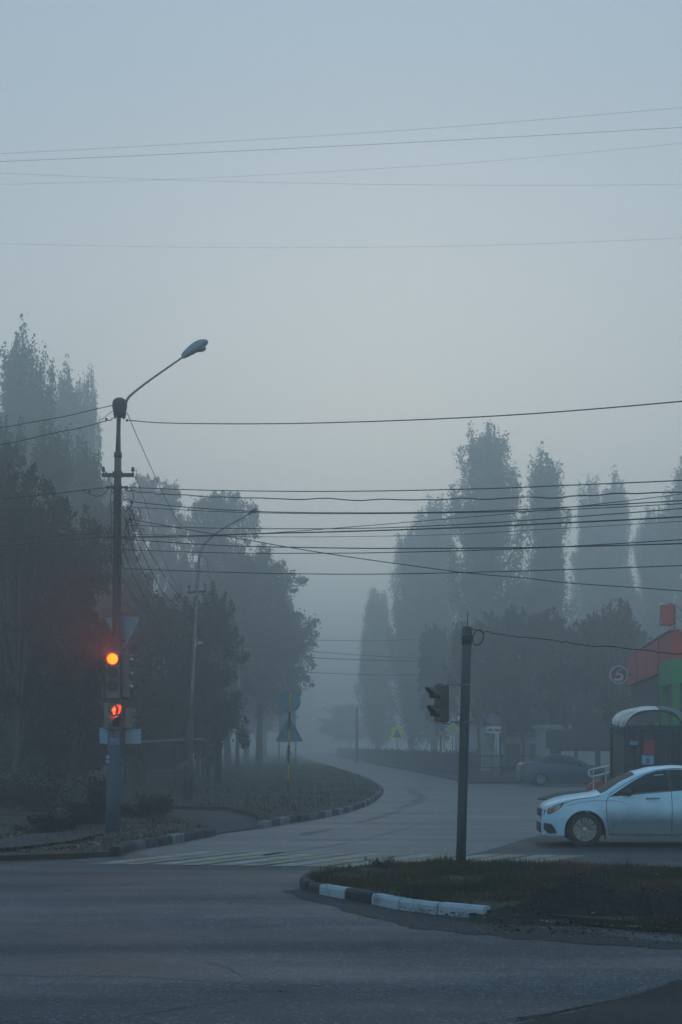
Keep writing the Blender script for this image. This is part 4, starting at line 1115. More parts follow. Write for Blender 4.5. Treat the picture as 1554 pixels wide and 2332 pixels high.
pr = figure((pc.x, pc.y, 0.1), 62); tag(pr, 'person in a dark coat and hat pushing a small cart on the far verge', 'person')
cc = Vector((pc.x + .62, YPn - .25, .1))
t = thing('shopping_cart', 'small dark cart pushed by the distant walker', 'cart', cc)
a = MB(); a.box(cc + Vector((.05, 0, .42)), (.42, .32, .5), bev=.06); a.build('bag', M['coat'], t)
a = MB(); a.tube([cc + Vector((-.15, -.12, .45)), cc + Vector((-.3, -.08, 1.0)), cc + Vector((-.3, .08, 1.0)), cc + Vector((-.15, .12, .45))], .015, 6); a.build('handle', M['black'], t)
for dx in (-.15, .25):
    a = MB(); a.lathe([(-.13, .09), (.13, .09)], cc + Vector((dx, 0, .09)), 12, Matrix.Rotation(R(90), 3, 'X')); a.build('wheel', M['rubber'], t)

# ------------------------------------------------------------------ island signal pole
YI = GY(1972)
def pi_(u, v, dy=0): return P(u, v, YI) + Vector((0, dy, 0))
ip = thing('signal_pole', 'dark slightly leaning steel pole on the corner island', 'pole', (pi_(1049, 1972).x, YI, 0))
a = MB(); a.tube([pi_(1049, 1985), pi_(1053, 1850), pi_(1057, 1700), pi_(1061, 1560), pi_(1063.5, 1460)], [.077, .075, .074, .073, .074], 16); a.build('shaft', M['pole_dark'], ip, True)
a = MB(); a.tube([pi_(1063.2, 1468), pi_(1064, 1445), pi_(1064.3, 1430), pi_(1064.5, 1427)], [.080, .082, .076, .06], 16)
a.build('cap', M['black'], ip, True)
a = MB(); a.tube([pi_(1064.5, 1428, -.02), pi_(1065.5, 1393, -.02)], .006, 5); a.build('antenna', M['cable'], ip)
a = MB()
for v, rr in ((1445, .086), (1559, .082), (1645, .082)): a.tube([pi_(1061, v - 1.5), pi_(1061, v + 1.5)], rr, 14)
a.build('band', M['galv'], ip)
tc0 = pi_(1008, 1602, 0); wq = .105
t = thing('pedestrian_light', 'two-lamp pedestrian signal facing left on the leaning island pole', 'pedestrian light', tc0)
Mx = FR(tc0, -68)
b = MB(); e = .018; w_, h_, d_ = .21, .575, .15
b.prism([(-w_ / 2 + e, -h_ / 2), (w_ / 2 - e, -h_ / 2), (w_ / 2, -h_ / 2 + e), (w_ / 2, h_ / 2 - e), (w_ / 2 - e, h_ / 2), (-w_ / 2 + e, h_ / 2), (-w_ / 2, h_ / 2 - e), (-w_ / 2, -h_ / 2 + e)], Mx @ Matrix.Translation((0, 0, -.06)), d_)
b.prism(rect(w_ + .01, .010, 0, 0), Mx @ Matrix.Translation((0, 0, -.055)), d_ - .01)
b.prism(rect(.10, .02, -.05, h_ / 2 + .008), Mx @ Matrix.Translation((0, 0, -.02)), .06)
b.build('housing', M['tl_green'], t)
b = MB(); b.prism(rect(w_ * .86, h_ * .97), Mx @ Matrix.Translation((0, 0, -.066)), .006); b.build('back_panel', M['tl_green'], t)
for yy in (.15, -.13):
    b = MB(); b.prism(circ(.085, 22, 0, yy), Mx @ Matrix.Translation((0, 0, .091)), .010); b.build('lens', M['tl_lens'], t)
    b = MB(); visor(b, Mx @ Matrix.Translation((0, 0, .09)), 0, yy, .098, .20 if yy > 0 else .17, cut=.22); b.build('visor', M['tl_green'], t)
b = MB()
b.tube([pi_(1061, 1559), pi_(1042, 1560, 0), pi_(1018, 1559, 0)], .012, 6); b.box(pi_(1047, 1560), (.06, .04, .035))
b.tube(smooth_path([pi_(1061, 1645), pi_(1048, 1643), pi_(1040, 1646), pi_(1030, 1643), pi_(1022, 1649), pi_(1008, 1645)], 4), .012, 6); b.box(pi_(1043, 1645), (.05, .05, .04))
b.build('bracket', M['galv'], t)
# coil
a = MB(); pts = []
for k in range(64):
    q = k * 2 * math.pi / 21 + 1.2; kk = 1 + .05 * math.sin(k * 1.7); pts.append(pi_(1089, 1452, -.02 + .0004 * k) + Vector((.083 * kk * math.cos(q) + .02 * math.sin(q), .006 * math.sin(k), .118 * kk * math.sin(q))))
a.tube(pts, .0065, 6); co = a.build('cable_coil', M['cable'], origin=pi_(1089, 1435)); tag(co, 'loop of spare black cable hanging beside the top of the island pole', 'cable coil')

# ------------------------------------------------------------------ wires
def wire(label, pts, ya, yb, r=.009, group='overhead wires across the street', mat='cable', wav=0.0, seed=1):
    """pts in photo pixels; depth runs linearly from ya at the first to yb at the last point"""
    u0, u1 = pts[0][0], pts[-1][0]; W = []
    for u, v in pts:
        t = (u - u0) / (u1 - u0); W.append(P(u, v, 1 / ((1 - t) / ya + t / yb)))
    n = 10; Q = smooth_path(W, n)
    if wav:
        r_ = random.Random(seed); Q = [q + Vector((0, 0, wav * noise.noise(Vector((i * .35, seed, 0))))) for i, q in enumerate(Q)]
    mb = MB(); mb.tube(Q, r, 5)
    o = mb.build('overhead_wire', M[mat], None, True, origin=W[0]); tag(o, label, 'wire', group); return o
def ext(pts):    # continue to the right beyond the frame
    (a, b), (c, d) = pts[-2], pts[-1]; s = (d - b) / (c - a); s2 = s * 1.25
    return pts + [(c + 350, d + s2 * 350), (c + 800, d + s2 * 1.1 * 800)]
YA, YZ = YP - .1, 17.5
WR = [
 ('highest wire on the right of the pole, starting just under the drum', [(290, 957), (385, 963.5), (620, 965), (900, 958), (1200, 943), (1554, 914)], .010, 0),
 ('top wire of the thick bundle right of the pole, level with the upper clamp', [(288, 1110), (500, 1117), (780, 1119), (1100, 1113), (1300, 1105), (1554, 1094)], .009, 0),
 ('wavy wire second from the top of the bundle right of the pole', [(288, 1117), (330, 1121), (400, 1127), (600, 1135), (850, 1138), (1050, 1137), (1300, 1130), (1554, 1119)], .010, .02),
 ('thick wire third from the top of the bundle, with a dark clamp near the pole', [(300, 1143), (450, 1157), (620, 1166), (850, 1168), (1050, 1165.5), (1200, 1160), (1554, 1140)], .009, 0),
 ('wire running just under the third bundle wire', [(300, 1155), (450, 1163), (620, 1168.5), (850, 1170), (1200, 1164), (1554, 1147)], .007, 0),
 ('wire in the middle of the bundle, rising in the right half', [(286, 1196), (500, 1203), (800, 1203.6), (1040, 1195), (1200, 1185), (1554, 1158)], .008, 0),
 ('thickest wire of the bundle, meeting the poplars at mid height', [(284, 1223), (450, 1220), (600, 1215), (800, 1210), (1040, 1202), (1200, 1195), (1554, 1177)], .012, 0),
 ('thin wire crossing steeply upwards over the bundle to the right', [(284, 1226), (460, 1222), (640, 1212), (800, 1200), (1040, 1180), (1200, 1166), (1554, 1125)], .006, 0),
 ('faint thin wire below the thickest one', [(284, 1216), (560, 1222), (800, 1222), (1040, 1217), (1200, 1208), (1554, 1187)], .0045, 0),
 ('upper wire of the lower pair of the bundle', [(284, 1228), (500, 1242), (700, 1247), (900, 1249), (1200, 1247), (1554, 1238)], .010, 0),
 ('lower wire of the lower pair, crossing it near the right edge', [(286, 1252), (500, 1259), (700, 1260), (900, 1258), (1200, 1249), (1554, 1229)], .008, 0),
 ('lowest long wire right of the pole, below the whole bundle', [(283, 1295), (500, 1303), (700, 1307), (900, 1307), (1200, 1300), (1554, 1288)], .008, 0),
 ('slanting wire dropping from the pole down to the right across the bundle', [(300, 1183), (450, 1210), (600, 1236), (650, 1245), (800, 1269), (1050, 1303), (1200, 1317), (1300, 1328), (1554, 1346)], .009, 0),
]
for i, (lb, pts, r, wv) in enumerate(WR): wire(lb, ext(pts), YA, YZ if i != 12 else 24, r, wav=wv * 2, seed=i)
LW = [
 ('upper wire left of the pole, from the drum to the left edge', [(257, 923), (200, 936), (150, 948), (70, 962), (0, 974), (-300, 1015)], .009),
 ('second wire left of the pole, with an insulator near the drum', [(256, 956), (240, 959), (190, 973), (130, 985), (60, 1001), (0, 1013), (-300, 1060)], .010),
 ('short slack jumper from the drum down to the second left wire', [(258, 935), (245, 945), (230, 957)], .006),
 ('thick wire left of the pole at the upper clamp', [(250, 1110), (200, 1115), (120, 1125), (60, 1131), (0, 1137), (-300, 1160)], .011),
 ('upper wire of the left pair at the lower clamp', [(250, 1213), (200, 1216), (100, 1223), (0, 1227), (-300, 1240)], .007),
 ('lower wire of the left pair at the lower clamp', [(252, 1224), (200, 1226), (100, 1235), (0, 1243), (-300, 1262)], .009),
 ('thin wire left of the pole below the left pair', [(256, 1240), (180, 1246), (100, 1250), (0, 1253), (-300, 1262)], .005),
]
for i, (lb, pts, r) in enumerate(LW): wire(lb, pts, YA, YA if 'jumper' in lb else 23.5, r, 'overhead wires left of the pole')
BW = [
 ('thin wire falling from the drum down behind towards the second pole', [(290, 940), (320, 1010), (380, 1140), (430, 1225), (490, 1300)], 62, .008),
 ('thin wire falling from the right end of the crossarm', [(309, 1085), (330, 1140), (350, 1210), (385, 1300), (430, 1380)], 60, .006),
 ('left of the slack cables running back to the second lamp pole', [(280, 1245), (300, 1300), (330, 1360), (365, 1415), (430, 1440)], Y2, .009),
 ('second of the slack cables running back to the second lamp pole', [(288, 1180), (300, 1240), (330, 1310), (372, 1375), (440, 1410)], Y2, .009),
 ('third of the slack cables running back to the second lamp pole', [(294, 1170), (312, 1230), (345, 1300), (385, 1365), (443, 1402)], Y2, .009),
 ('right of the slack cables running back to the second lamp pole', [(298, 1160), (320, 1215), (352, 1275), (395, 1340), (447, 1398)], Y2, .009),
 ('lowest slack cable leaving the pole above the triangular sign', [(276, 1312), (300, 1350), (330, 1390), (365, 1432), (436, 1468)], Y2, .007),
 ('thin wire hanging down beside the shaft of the second lamp pole', [(468, 1262), (474, 1290), (482, 1330), (500, 1400), (503, 1436)], Y3, .008),
]
for lb, pts, yb, r in BW: wire(lb, pts, YA if 'second lamp pole' not in lb or 'running' in lb or 'falling' in lb else Y2, yb, r, 'slack cables going back from the pole')
SW = [
 ('highest faint wire across the sky', [(-300, 362), (0, 350), (500, 323), (1000, 291), (1554, 245), (1900, 215)], .0030),
 ('second faint wire across the upper sky, the darkest of them', [(-300, 379), (0, 368), (500, 346), (1000, 321), (1554, 290), (1900, 269)], .0042),
 ('faint sky wire rising to the right below the darker one', [(-300, 424), (0, 420), (400, 408), (900, 382), (1200, 360), (1554, 326), (1900, 292)], .0022),
 ('faint sky wire falling from the left and then level', [(-300, 378), (0, 394), (400, 410), (800, 419), (1200, 422), (1554, 420), (1900, 416)], .0024),
 ('lowest faint wire across the sky with a wide sag', [(-300, 546), (0, 555), (400, 562.5), (700, 564), (1100, 559), (1554, 542), (1900, 525)], .0022),
]
for lb, pts, r in SW: wire(lb, pts, 34, 30, r, 'faint wires high in the sky', mat='galv')
FW = [('top distant wire over the street gap', [(500, 1448), (700, 1457), (860, 1459), (1010, 1452)], .012), ('second distant wire over the street gap', [(500, 1465), (700, 1483), (870, 1495), (1010, 1500)], .012),
      ('third and darkest distant wire over the street gap', [(500, 1480), (700, 1497), (870, 1504), (1010, 1506)], .016), ('lowest distant wire over the street gap', [(500, 1518), (700, 1531), (870, 1537), (1010, 1535)], .013)]
for lb, pts, r in FW: wire(lb, pts, 104, 100, r * 1.5, 'distant wires in the street gap')
wire('drooping black cable from the island pole to the right edge', [(1067, 1431), (1090, 1436), (1130, 1443), (1180, 1450), (1240, 1456), (1280, 1461), (1320, 1468), (1360, 1472), (1400, 1473), (1460, 1480), (1554, 1489), (1800, 1500)], YI, 19, .0075, 'cables at the island pole', wav=.03, seed=4)

# ------------------------------------------------------------------ right side: signs, fences
def post(t, u, v0, v1, Y, r, mat='galv'):
    b = MB(); b.tube([P(u, v0, Y), P(u, v1, Y)], r, 8); b.build('post', M[mat], t, True)
Y = 112; t = thing('crossing_sign', 'bright yellow pedestrian crossing sign by the far fence', 'road sign', (P(905, 1754, Y).x, Y, .1))
post(t, 905, 1752, 1655, Y, .04)
Mx = FR(P(905, 1670, Y) + Vector((0, -.06, 0)), 0); b = MB(); b.prism(rect(.92, .92), Mx, .02); b.build('plate', M['sign_yellow'], t)
b = MB(); b.prism([(-.33, -.33), (.33, -.33), (0, .33)], Mx @ Matrix.Translation((0, 0, .02)), .006); b.build('symbol', M['sign_blue'], t)
b = MB(); f = Mx @ Matrix.Translation((0, 0, .027)); b.prism(circ(.035, 10, .02, .10), f, .003); b.prism([(-.04, .05), (.05, .05), (.04, -.10), (-.03, -.10)], f, .003); b.prism([(-.03, -.1), (0, -.1), (-.08, -.26), (-.11, -.26)], f, .003); b.prism([(.0, -.1), (.04, -.1), (.12, -.26), (.09, -.26)], f, .003); b.build('symbol', M['white'], t)
Y = 88; t = thing('priority_sign', 'white edged yellow diamond sign left of the leaning pole', 'road sign', (P(1031, 1768, Y).x, Y, .1))
post(t, 1031, 1766, 1645, Y, .035)
Mx = FR(P(1031, 1661, Y) + Vector((0, -.05, 0)), 0, R(45)); b = MB(); b.prism(rect(.70, .70), Mx, .015); b.build('plate', M['white'], t)
b = MB(); b.prism(rect(.42, .42), Mx @ Matrix.Translation((0, 0, .015)), .005); b.build('symbol', M['sign_amber'], t)
Y = 91; t = thing('warning_sign', 'faded orange plate low behind the diamond sign', 'road sign', (P(1012, 1766, Y).x, Y, .1))
post(t, 1012, 1764, 1668, Y, .03)
Mx = FR(P(1012, 1676, Y) + Vector((0, -.05, 0)), -18, R(-35)); b = MB(); b.prism([(-.42, .13), (.20, .13), (.20, .24), (.46, 0), (.20, -.24), (.20, -.13), (-.42, -.13)], Mx, .015); b.build('plate', M['sign_orange'], t)
Y = 78; t = thing('no_parking_sign', 'round no parking sign over a small white tow truck plate', 'road sign', (P(1126, 1777, Y).x, Y, .1))
post(t, 1129, 1775, 1625, Y, .04, 'white'); 
Mx = FR(P(1124, 1639, Y) + Vector((0, -.06, 0)), 4); b = MB(); b.prism(circ(.36, 28), Mx, .015); b.build('plate', M['sign_red'], t)
b = MB(); b.prism(circ(.29, 28), Mx @ Matrix.Translation((0, 0, .015)), .004); b.build('symbol', M['sign_blue'], t)
b = MB()
for q in (1, -1): b.prism(rect(.62, .06), Mx @ Matrix.Translation((0, 0, .020)) @ Matrix.Rotation(R(45 * q), 4, 'Z'), .003)
b.build('symbol', M['sign_red'], t)
Mx = FR(P(1124, 1662, Y) + Vector((0, -.06, 0)), 4); b = MB(); b.prism(rect(.80, .38), Mx, .015); pl = b.build('tow_plate', M['white'], t)
b = MB(); f = Mx @ Matrix.Translation((0, 0, .016))
b.prism([(-.32, -.06), (-.06, -.06), (-.06, .0), (-.12, .07), (-.22, .07), (-.24, .02), (-.32, .02)], f, .003)
b.prism([(-.06, -.06), (.02, -.06), (.02, -.03), (-.05, -.03)], f, .003); b.prism([(.0, -.03), (.13, .08), (.15, .06), (.02, -.06)], f, .003)
b.prism([(.10, -.01), (.16, .03), (.24, .05), (.33, .0), (.34, -.05), (.12, -.07)], f, .003)
for x in (-.26, -.12, .17, .29): b.prism(circ(.035, 10, x, -.075), f, .004)
b.build('symbol', M['black'], pl)
Yq = 77.5; t = thing('post', 'bare pale post right beside the no parking sign', 'post', (P(1136, 1777, Yq).x, Yq, .1)); b = MB(); b.tube([P(1135, 1776, Yq), P(1134, 1668, Yq)], .045, 8); b.build('shaft', M['white'], t, True)

def fence(name, label, pts, h, mats, step=.16, pw=.075, rails=(.25, .85), z0=.12, posts=3.0, group=None, jag=.0):
    pts = [Vector((p[0], p[1], z0)) for p in pts]; t = thing(name, label, 'fence', pts[0], group)
    r_ = random.Random(len(label))
    for a_, b_ in zip(pts, pts[1:]):
        L_ = (b_ - a_).length; n = max(1, int(L_ / posts)); d = (b_ - a_).normalized()
        ang = math.atan2(d.y, d.x); Rz = Matrix.Rotation(ang, 3, 'Z')
        for i in range(n):
            p0 = a_.lerp(b_, i / n); p1 = a_.lerp(b_, (i + 1) / n); mb = MB(); m = max(1, int((p1 - p0).length / step))
            for k in range(m):
                q = p0.lerp(p1, (k + .5) / m); hh = h * (1 + r_.uniform(-jag, jag * .3)); mb.box(q + Vector((0, 0, .05 + hh / 2)), (pw, .02, hh), Rz)
            for rr in rails: mb.box((p0 + p1) / 2 + Vector((0, 0, h * rr)) + Matrix.Rotation(ang, 3, 'Z') @ Vector((0, .03, 0)), ((p1 - p0).length, .03, .06), Rz)
            mb.build('panel', mats[0], t)
            pb = MB(); pb.box(p0 + Vector((0, 0, h * .54)), (.08, .08, h * 1.12)); pb.build('post', mats[1], t)
    return t
fp = [G(1060, 1782), G(950, 1757), G(835, 1735.5), G(760, 1722.5)]
fp = [Vector((p.x + .6, p.y, 0)) for p in fp]
fence('picket_fence', 'dark picket fence along the far kerb from the island pole into the fog', fp, 1.45, [M['fence_grey'], M['fence_grey']], step=.30, pw=.12, posts=7.5, jag=.12)
fence('mesh_fence', 'low green mesh fence below the no parking sign', [(P(1066, 1, 75).x, 75), (P(1220, 1, 74).x, 74)], 1.25, [M['fence_green'], M['fence_green']], step=.07, pw=.012, rails=(.04, .5, .98), posts=1.7)
YF = 66
fence('metal_fence', 'tall bar fence with a pale top rail behind the second lamp pole', [(P(285, 1, YF).x, YF), (P(455, 1, YF + 4).x, YF + 4)], 1.95, [M['fence_green'], M['fence_green']], step=.14, pw=.03, posts=2.6, z0=.1)
b = MB(); b.tube([P(285, 1692, 55), P(325, 1690, 55), P(440, 1684, 56), P(465, 1684, 58)], .05, 8); o = b.build('pipe', M['concrete'], origin=P(325, 1690, 55)); tag(o, 'pale pipe running level behind the wide pale blue plate', 'pipe')
for u in (330, 400, 462):
    b = MB(); b.tube([P(u, 1690, 56), Vector((P(u, 1, 56).x, 56, 0))], .04, 6); q = b.build('support', M['concrete_dark'], o)
fence('picket_fence', 'pale picket fence among the trunks right of the second pole', [(P(450, 1, 84).x, 84), (P(505, 1, 88).x, 88)], 1.75, [M['fence_grey'], M['fence_grey']], step=.22, pw=.08, posts=2.5)

# pale garages / walls behind
def building(name, label, x0, x1, y0, y1, h, wall, roof, doors=0, rh=.25):
    t = thing(name, label, 'building', ((x0 + x1) / 2, y0, 0)); b = MB(); b.box(((x0 + x1) / 2, (y0 + y1) / 2, h / 2), (x1 - x0, y1 - y0, h)); b.build('wall', wall, t)
    b = MB(); b.box(((x0 + x1) / 2, (y0 + y1) / 2, h + rh / 2), (x1 - x0 + .4, y1 - y0 + .4, rh)); b.build('roof', roof, t)
    for i in range(doors):
        cx = x0 + (x1 - x0) * (i + .5) / doors; b = MB(); b.box((cx, y0 - .02, h * .42), ((x1 - x0) / doors * .6, .06, h * .8)); b.build('door', M['wall_dark'], t)
    return t
building('garage', 'pale low garage wall left part, glimpsed right of the leaning pole', 8.3, 10.4, 99, 104, 3.4, M['wall_pale'], M['roof_dark'])
building('garage', 'long pale garage row glimpsed between the trunks', 11.2, 16.0, 99, 104, 2.5, M['wall_pale'], M['roof_dark'], 3)
building('garage', 'pale gabled shed above the roof of the dark sedan', 13.0, 14.7, 92, 95, 3.0, M['wall_pale'], M['wall_pale'])
building('market_stall', 'dark low stall with pale counter behind the dark sedan', 11.6, 15.6, 76, 79, 1.75, M['wall_dark'], M['roof_dark'], 0, .95)
# pale panels on the stall front
ms = [o for o in bpy.data.objects if o.name.startswith('market_stall')][0]
for cx, w_ in ((12.1, .7), (13.1, .9), (14.4, 1.1)):
    b = MB(); b.box((cx, 75.94, 1.05), (w_, .08, 1.1)); b.build('panel', M['wall_pale'], ms)
# apartment mass faint
# ------------------------------------------------------------------ store
ZT, ZB = 5.63, 4.42
A_, B_ = Vector((12.3, 60)), Vector((10.9, 46.2)); C_, D_ = Vector((25, 44)), Vector((26, 60))
t = thing('store', 'shop building with a red fascia and grey walls at the right edge', 'building', (12.3, 46, 0))
b = MB(); b.prism([A_, B_, C_, D_], Matrix.Translation((0, 0, 0)), ZB + .3); b.build('wall', M['wall_dark'], t)
b = MB(); o_ = .18
n1 = Vector((-1, -.1)).normalized() * o_
b.prism([A_ + n1 + Vector((0, .2)), B_ + n1 + Vector((0, -.2)), C_ + Vector((.2, -.25)), D_ + Vector((.2, .2))], Matrix.Translation((0, 0, ZB)), ZT - ZB); b.build('fascia', M['red_fascia'], t)
b = MB(); b.prism([A_ + Vector((.3, -.3)), B_ + Vector((.3, .3)), C_, D_ + Vector((0, -.3))], Matrix.Translation((0, 0, ZT - .02)), .08); b.build('roof', M['roof_dark'], t)
for f_ in (.25, .5, .75):
    q = A_.lerp(B_, f_) + n1 * 1.06; b = MB(); b.box((q.x, q.y, (ZB + ZT) / 2), (.02, .04, ZT - ZB)); b.build('panel_joint', M['red_seam'], t)
b = MB(); b.tube([(A_ + n1 * 1.15).to_3d() + Vector((0, 0, ZT + .02)), (B_ + n1 * 1.15).to_3d() + Vector((0, 0, ZT + .02))], .04, 6); b.build('edge_trim', M['galv'], t)
for f_ in (.12, .38, .66):
    q = A_.lerp(B_, f_); ang = math.atan2((B_ - A_).y, (B_ - A_).x); b = MB(); b.box((q.x - .03, q.y, 1.9), (1.6, .1, 1.6), Matrix.Rotation(ang, 3, 'Z')); w1 = b.build('window', M['tl_lens'], t)
t = thing('store_porch', 'bright green square porch frame in front of the red fascia', 'porch', (10, 43, 0))
b = MB(); b.box((10.75, 43.0, 4.08), (1.9, 1.7, .75)); b.build('canopy', M['green'], t)
for x, y in ((9.95, 42.3), (9.95, 43.7), (11.5, 42.3), (11.5, 43.7)):
    b = MB(); b.box((x, y, 1.86), (.20, .20, 3.7)); b.build('pillar', M['green'], t)
# round 5 sign
sc5 = P(1409, 1537, 57.5)
t = thing('shop_sign', 'round red shop sign with a white ring, a white 5 and a green leaf', 'sign', sc5)
Mx = FR(sc5, 0); b = MB(); b.prism(circ(.37, 36), Mx, .08); b.build('disc', pm('sign_disc', (.17, .03, .045), (.13, .025, .035), 3, .6), t)
ring = []
for k in range(37): ring.append(Mx @ Vector((.35 * math.cos(k * math.pi / 18), .35 * math.sin(k * math.pi / 18), .085)))
M['sign_face'] = pm('sign_face', (.75, .58, .72), (.65, .50, .62), 3, .5)
b = MB(); b.tube(ring, .028, 6, False); b.build('ring', M['sign_face'], t)
five = [(-.05, .14), (-.085, -.0), (.02, .035), (.10, .0), (.135, -.08), (.10, -.17), (.0, -.22), (-.12, -.20), (-.19, -.15)]
f5 = smooth_path([Mx @ Vector((x, y, .09)) for x, y in five], 4); b = MB(); b.tube(f5, [.035 + .035 * min(1, max(0, (i - 8) / 12)) * (1 - max(0, (i - 24) / 14)) for i in range(len(f5))], 6); b.build('digit', M['sign_face'], t)
b = MB(); b.prism([(-.10, .17), (-.02, .24), (.10, .265), (.24, .26), (.16, .19), (.05, .15), (-.06, .135)], Mx @ Matrix.Translation((0, 0, .085)), .02); b.build('leaf_emblem', pm('emblem_green', (.05, .35, .22), None, 3, .5), t)
b = MB(); b.tube([sc5 + Vector((.37, .04, .02)), sc5 + Vector((.72, .3, .02))], .03, 6); b.build('bracket', M['galv'], t)
# roof unit
Yr = 50
t = thing('rooftop_unit', 'red box with pale pipes on the store roof behind a railing', 'rooftop unit', P(1517, 1452, Yr))
b = MB(); b.box(P(1521, 1401, Yr), (.48, .5, .72), bev=.03); b.build('casing', M['red_fascia'], t)
b = MB(); b.sphere(P(1505, 1378, Yr), .075, 10, 6, (1.1, 1, .7)); b.sphere(P(1517, 1383, Yr), .06, 8, 6); b.tube([P(1503, 1380, Yr), P(1501, 1410, Yr), P(1503, 1445, Yr)], .025, 6)
for u in (1511, 1518, 1526, 1531): b.tube([P(u, 1420, Yr), P(u - 1, 1450, Yr)], .035, 6)
b.build('pipe', M['white'], t, True)
b = MB(); b.lathe([(-.05, .11), (.0, .13), (.05, .06)], P(1528, 1377, Yr), 12); b.build('fan_hood', M['black'], t, True)
t = thing('roof_railing', 'dark three-bar railing sloping down on the store roof', 'railing', P(1536, 1440, 48))
for dv in (0, 25, 48):
    b = MB(); b.tube([P(1536, 1376 + dv, 48), P(1554, 1391 + dv, 45), P(1600, 1428 + dv, 42)], .022, 6); b.build('rail', M['black'], t)
for u, v in ((1536, 1376), (1570, 1404), (1598, 1427)):
    b = MB(); b.tube([P(u, v, 48 if u < 1540 else 44), P(u, v + 75, 48 if u < 1540 else 44)], .022, 6); b.build('post', M['black'], t)

# ------------------------------------------------------------------ entrance shelter with arched roof
Ya, Yb = 36.8, 34.2
sh = thing('entrance_shelter', 'slatted entrance shelter with arched pale roof sheets behind the white car', 'shelter', (P(1478, 1, Ya).x, Ya, 0))
def arc(cu, hw_px, v_e, v_t, Y, n=22, t0=0.0, t1=1.0):
    o_ = []
    for k in range(n + 1):
        q = math.pi * (1 - (t0 + (t1 - t0) * k / n)); u = cu + hw_px * math.cos(q); v = v_e - (v_e - v_t) * math.sin(q) ** .85
        o_.append(P(u, v, Y))
    return o_
def vault(t0, t1, mat, name):
    A1 = arc(1480, 87, 1649, 1608, Ya, 22, t0, t1); B1 = arc(1491, 64, 1658, 1615, Yb, 22, t0, t1); mb = MB(); n = len(A1); V = []
    m = 8
    for j in range(m + 1):
        f = j / m
        for i in range(n): V.append(A1[i].lerp(B1[i], f) + Vector((0, 0, .012 * math.sin(j * 2.2 + i * .3))))
    base_ = len(V)
    F = [(j * n + i, j * n + i + 1, (j + 1) * n + i + 1, (j + 1) * n + i) for j in range(m) for i in range(n - 1)]
    mb.add(V, F); return mb.build(name, mat, sh, True)
def trans(name, c1, c2, scale, tr=.5, stretch=None):
    m = pm(name, c1, c2, scale, .35, stretch=stretch); t = m.node_tree; b = t.nodes['Principled BSDF']; lk = t.links.new
    tl = t.nodes.new('ShaderNodeBsdfTranslucent'); mx = t.nodes.new('ShaderNodeMixShader'); mx.inputs[0].default_value = tr
    lk(b.inputs['Base Color'].links[0].from_socket, tl.inputs['Color']); lk(b.outputs[0], mx.inputs[1]); lk(tl.outputs[0], mx.inputs[2])
    lk(mx.outputs[0], t.nodes['Material Output'].inputs['Surface']); return m
M['poly_pale'] = trans('pale_polycarbonate', (.70, .76, .78), (.30, .34, .36), 1.6, .15, (2.2, .5, 1))
M['poly_dark'] = trans('dark_polycarbonate', (.06, .06, .065), (.03, .035, .04), 2.0, .3)  # right part of the vault, coloured much darker than the left
vault(0, .55, M['poly_pale'], 'roof_sheet'); vault(.56, 1, M['poly_dark'], 'roof_sheet')
for f in (0, .5, 1):
    A1 = arc(1480, 87, 1649, 1608, Ya); B1 = arc(1491, 64, 1658, 1615, Yb); b = MB(); b.tube([a_.lerp(c_, f) + Vector((0, 0, -.03)) for a_, c_ in zip(A1, B1)], .022, 6); b.build('roof_rib', M['black'], sh, True)
xa0, xa1 = P(1394, 1, Ya).x, P(1566, 1, Ya).x; xb0, xb1 = P(1427, 1, Yb).x, P(1555, 1, Yb).x
for x, y in ((xa0, Ya), (xa1, Ya), (xb0, Yb), (xb1, Yb)):
    b = MB(); b.box((x, y, 1.17), (.09, .09, 2.34)); b.build('post', M['slats'], sh)
b = MB()      # back wall of slats
n = 20
for k in range(n):
    x = xb0 + (xb1 - xb0) * (k + .5) / n; b.box((x, Yb + .02, 1.15), ((xb1 - xb0) / n * .88, .04, 2.25))
b.box(((xb0 + xb1) / 2, Yb - .01, 1.85), (xb1 - xb0, .04, .06)); b.box(((xb0 + xb1) / 2, Yb - .01, 2.32), (xb1 - xb0, .05, .08)); b.box(((xb0 + xb1) / 2, Yb + .05, 1.15), (xb1 - xb0, .02, 2.2)); b.build('slat_wall', M['slats'], sh)
for f in (.12, .25, .38, .62, .75, .88):
    A1 = arc(1480, 87, 1649, 1608, Ya, 12, .57, 1); B1 = arc(1491, 64, 1658, 1615, Yb, 12, .57, 1); b = MB(); b.tube([a_.lerp(c_, f) + Vector((0, 0, .015)) for a_, c_ in zip(A1, B1)], .018, 5); b.build('roof_rib', M['galv'], sh, True)
for u in (1452, 1540):
    b = MB(); b.box((P(u, 1, Yb).x, Yb - .04, 1.15), (.05, .05, 2.25)); b.build('mullion', M['fence_grey'], sh)
b = MB()
dv = Vector((xb0 - xa0, Yb - Ya, 0)); L_ = dv.length; ang = math.atan2(dv.y, dv.x); mid = Vector(((xa0 + xb0) / 2, (Ya + Yb) / 2, 0))
b.box(mid + Vector((0, 0, .55)), (L_ - .1, .03, 1.0), Matrix.Rotation(ang, 3, 'Z')); b.box(mid + Vector((0, 0, 2.22)), (L_ - .1, .03, .18), Matrix.Rotation(ang, 3, 'Z'))
b.build('side_panel', M['slats'], sh)
b = MB(); b.box(mid + Vector((0, 0, 1.6)), (L_ - .12, .012, 1.0), Matrix.Rotation(ang, 3, 'Z')); b.build('side_window', M['tl_lens'], sh)
q = P(1415, 1670, 36.2); o, _ = plate('notice', 'small blue notice on the left side of the arched shelter', 'notice', rect(.17, .17), q + Vector((0, -.05, 0)), -30, M['sticker'], .01)
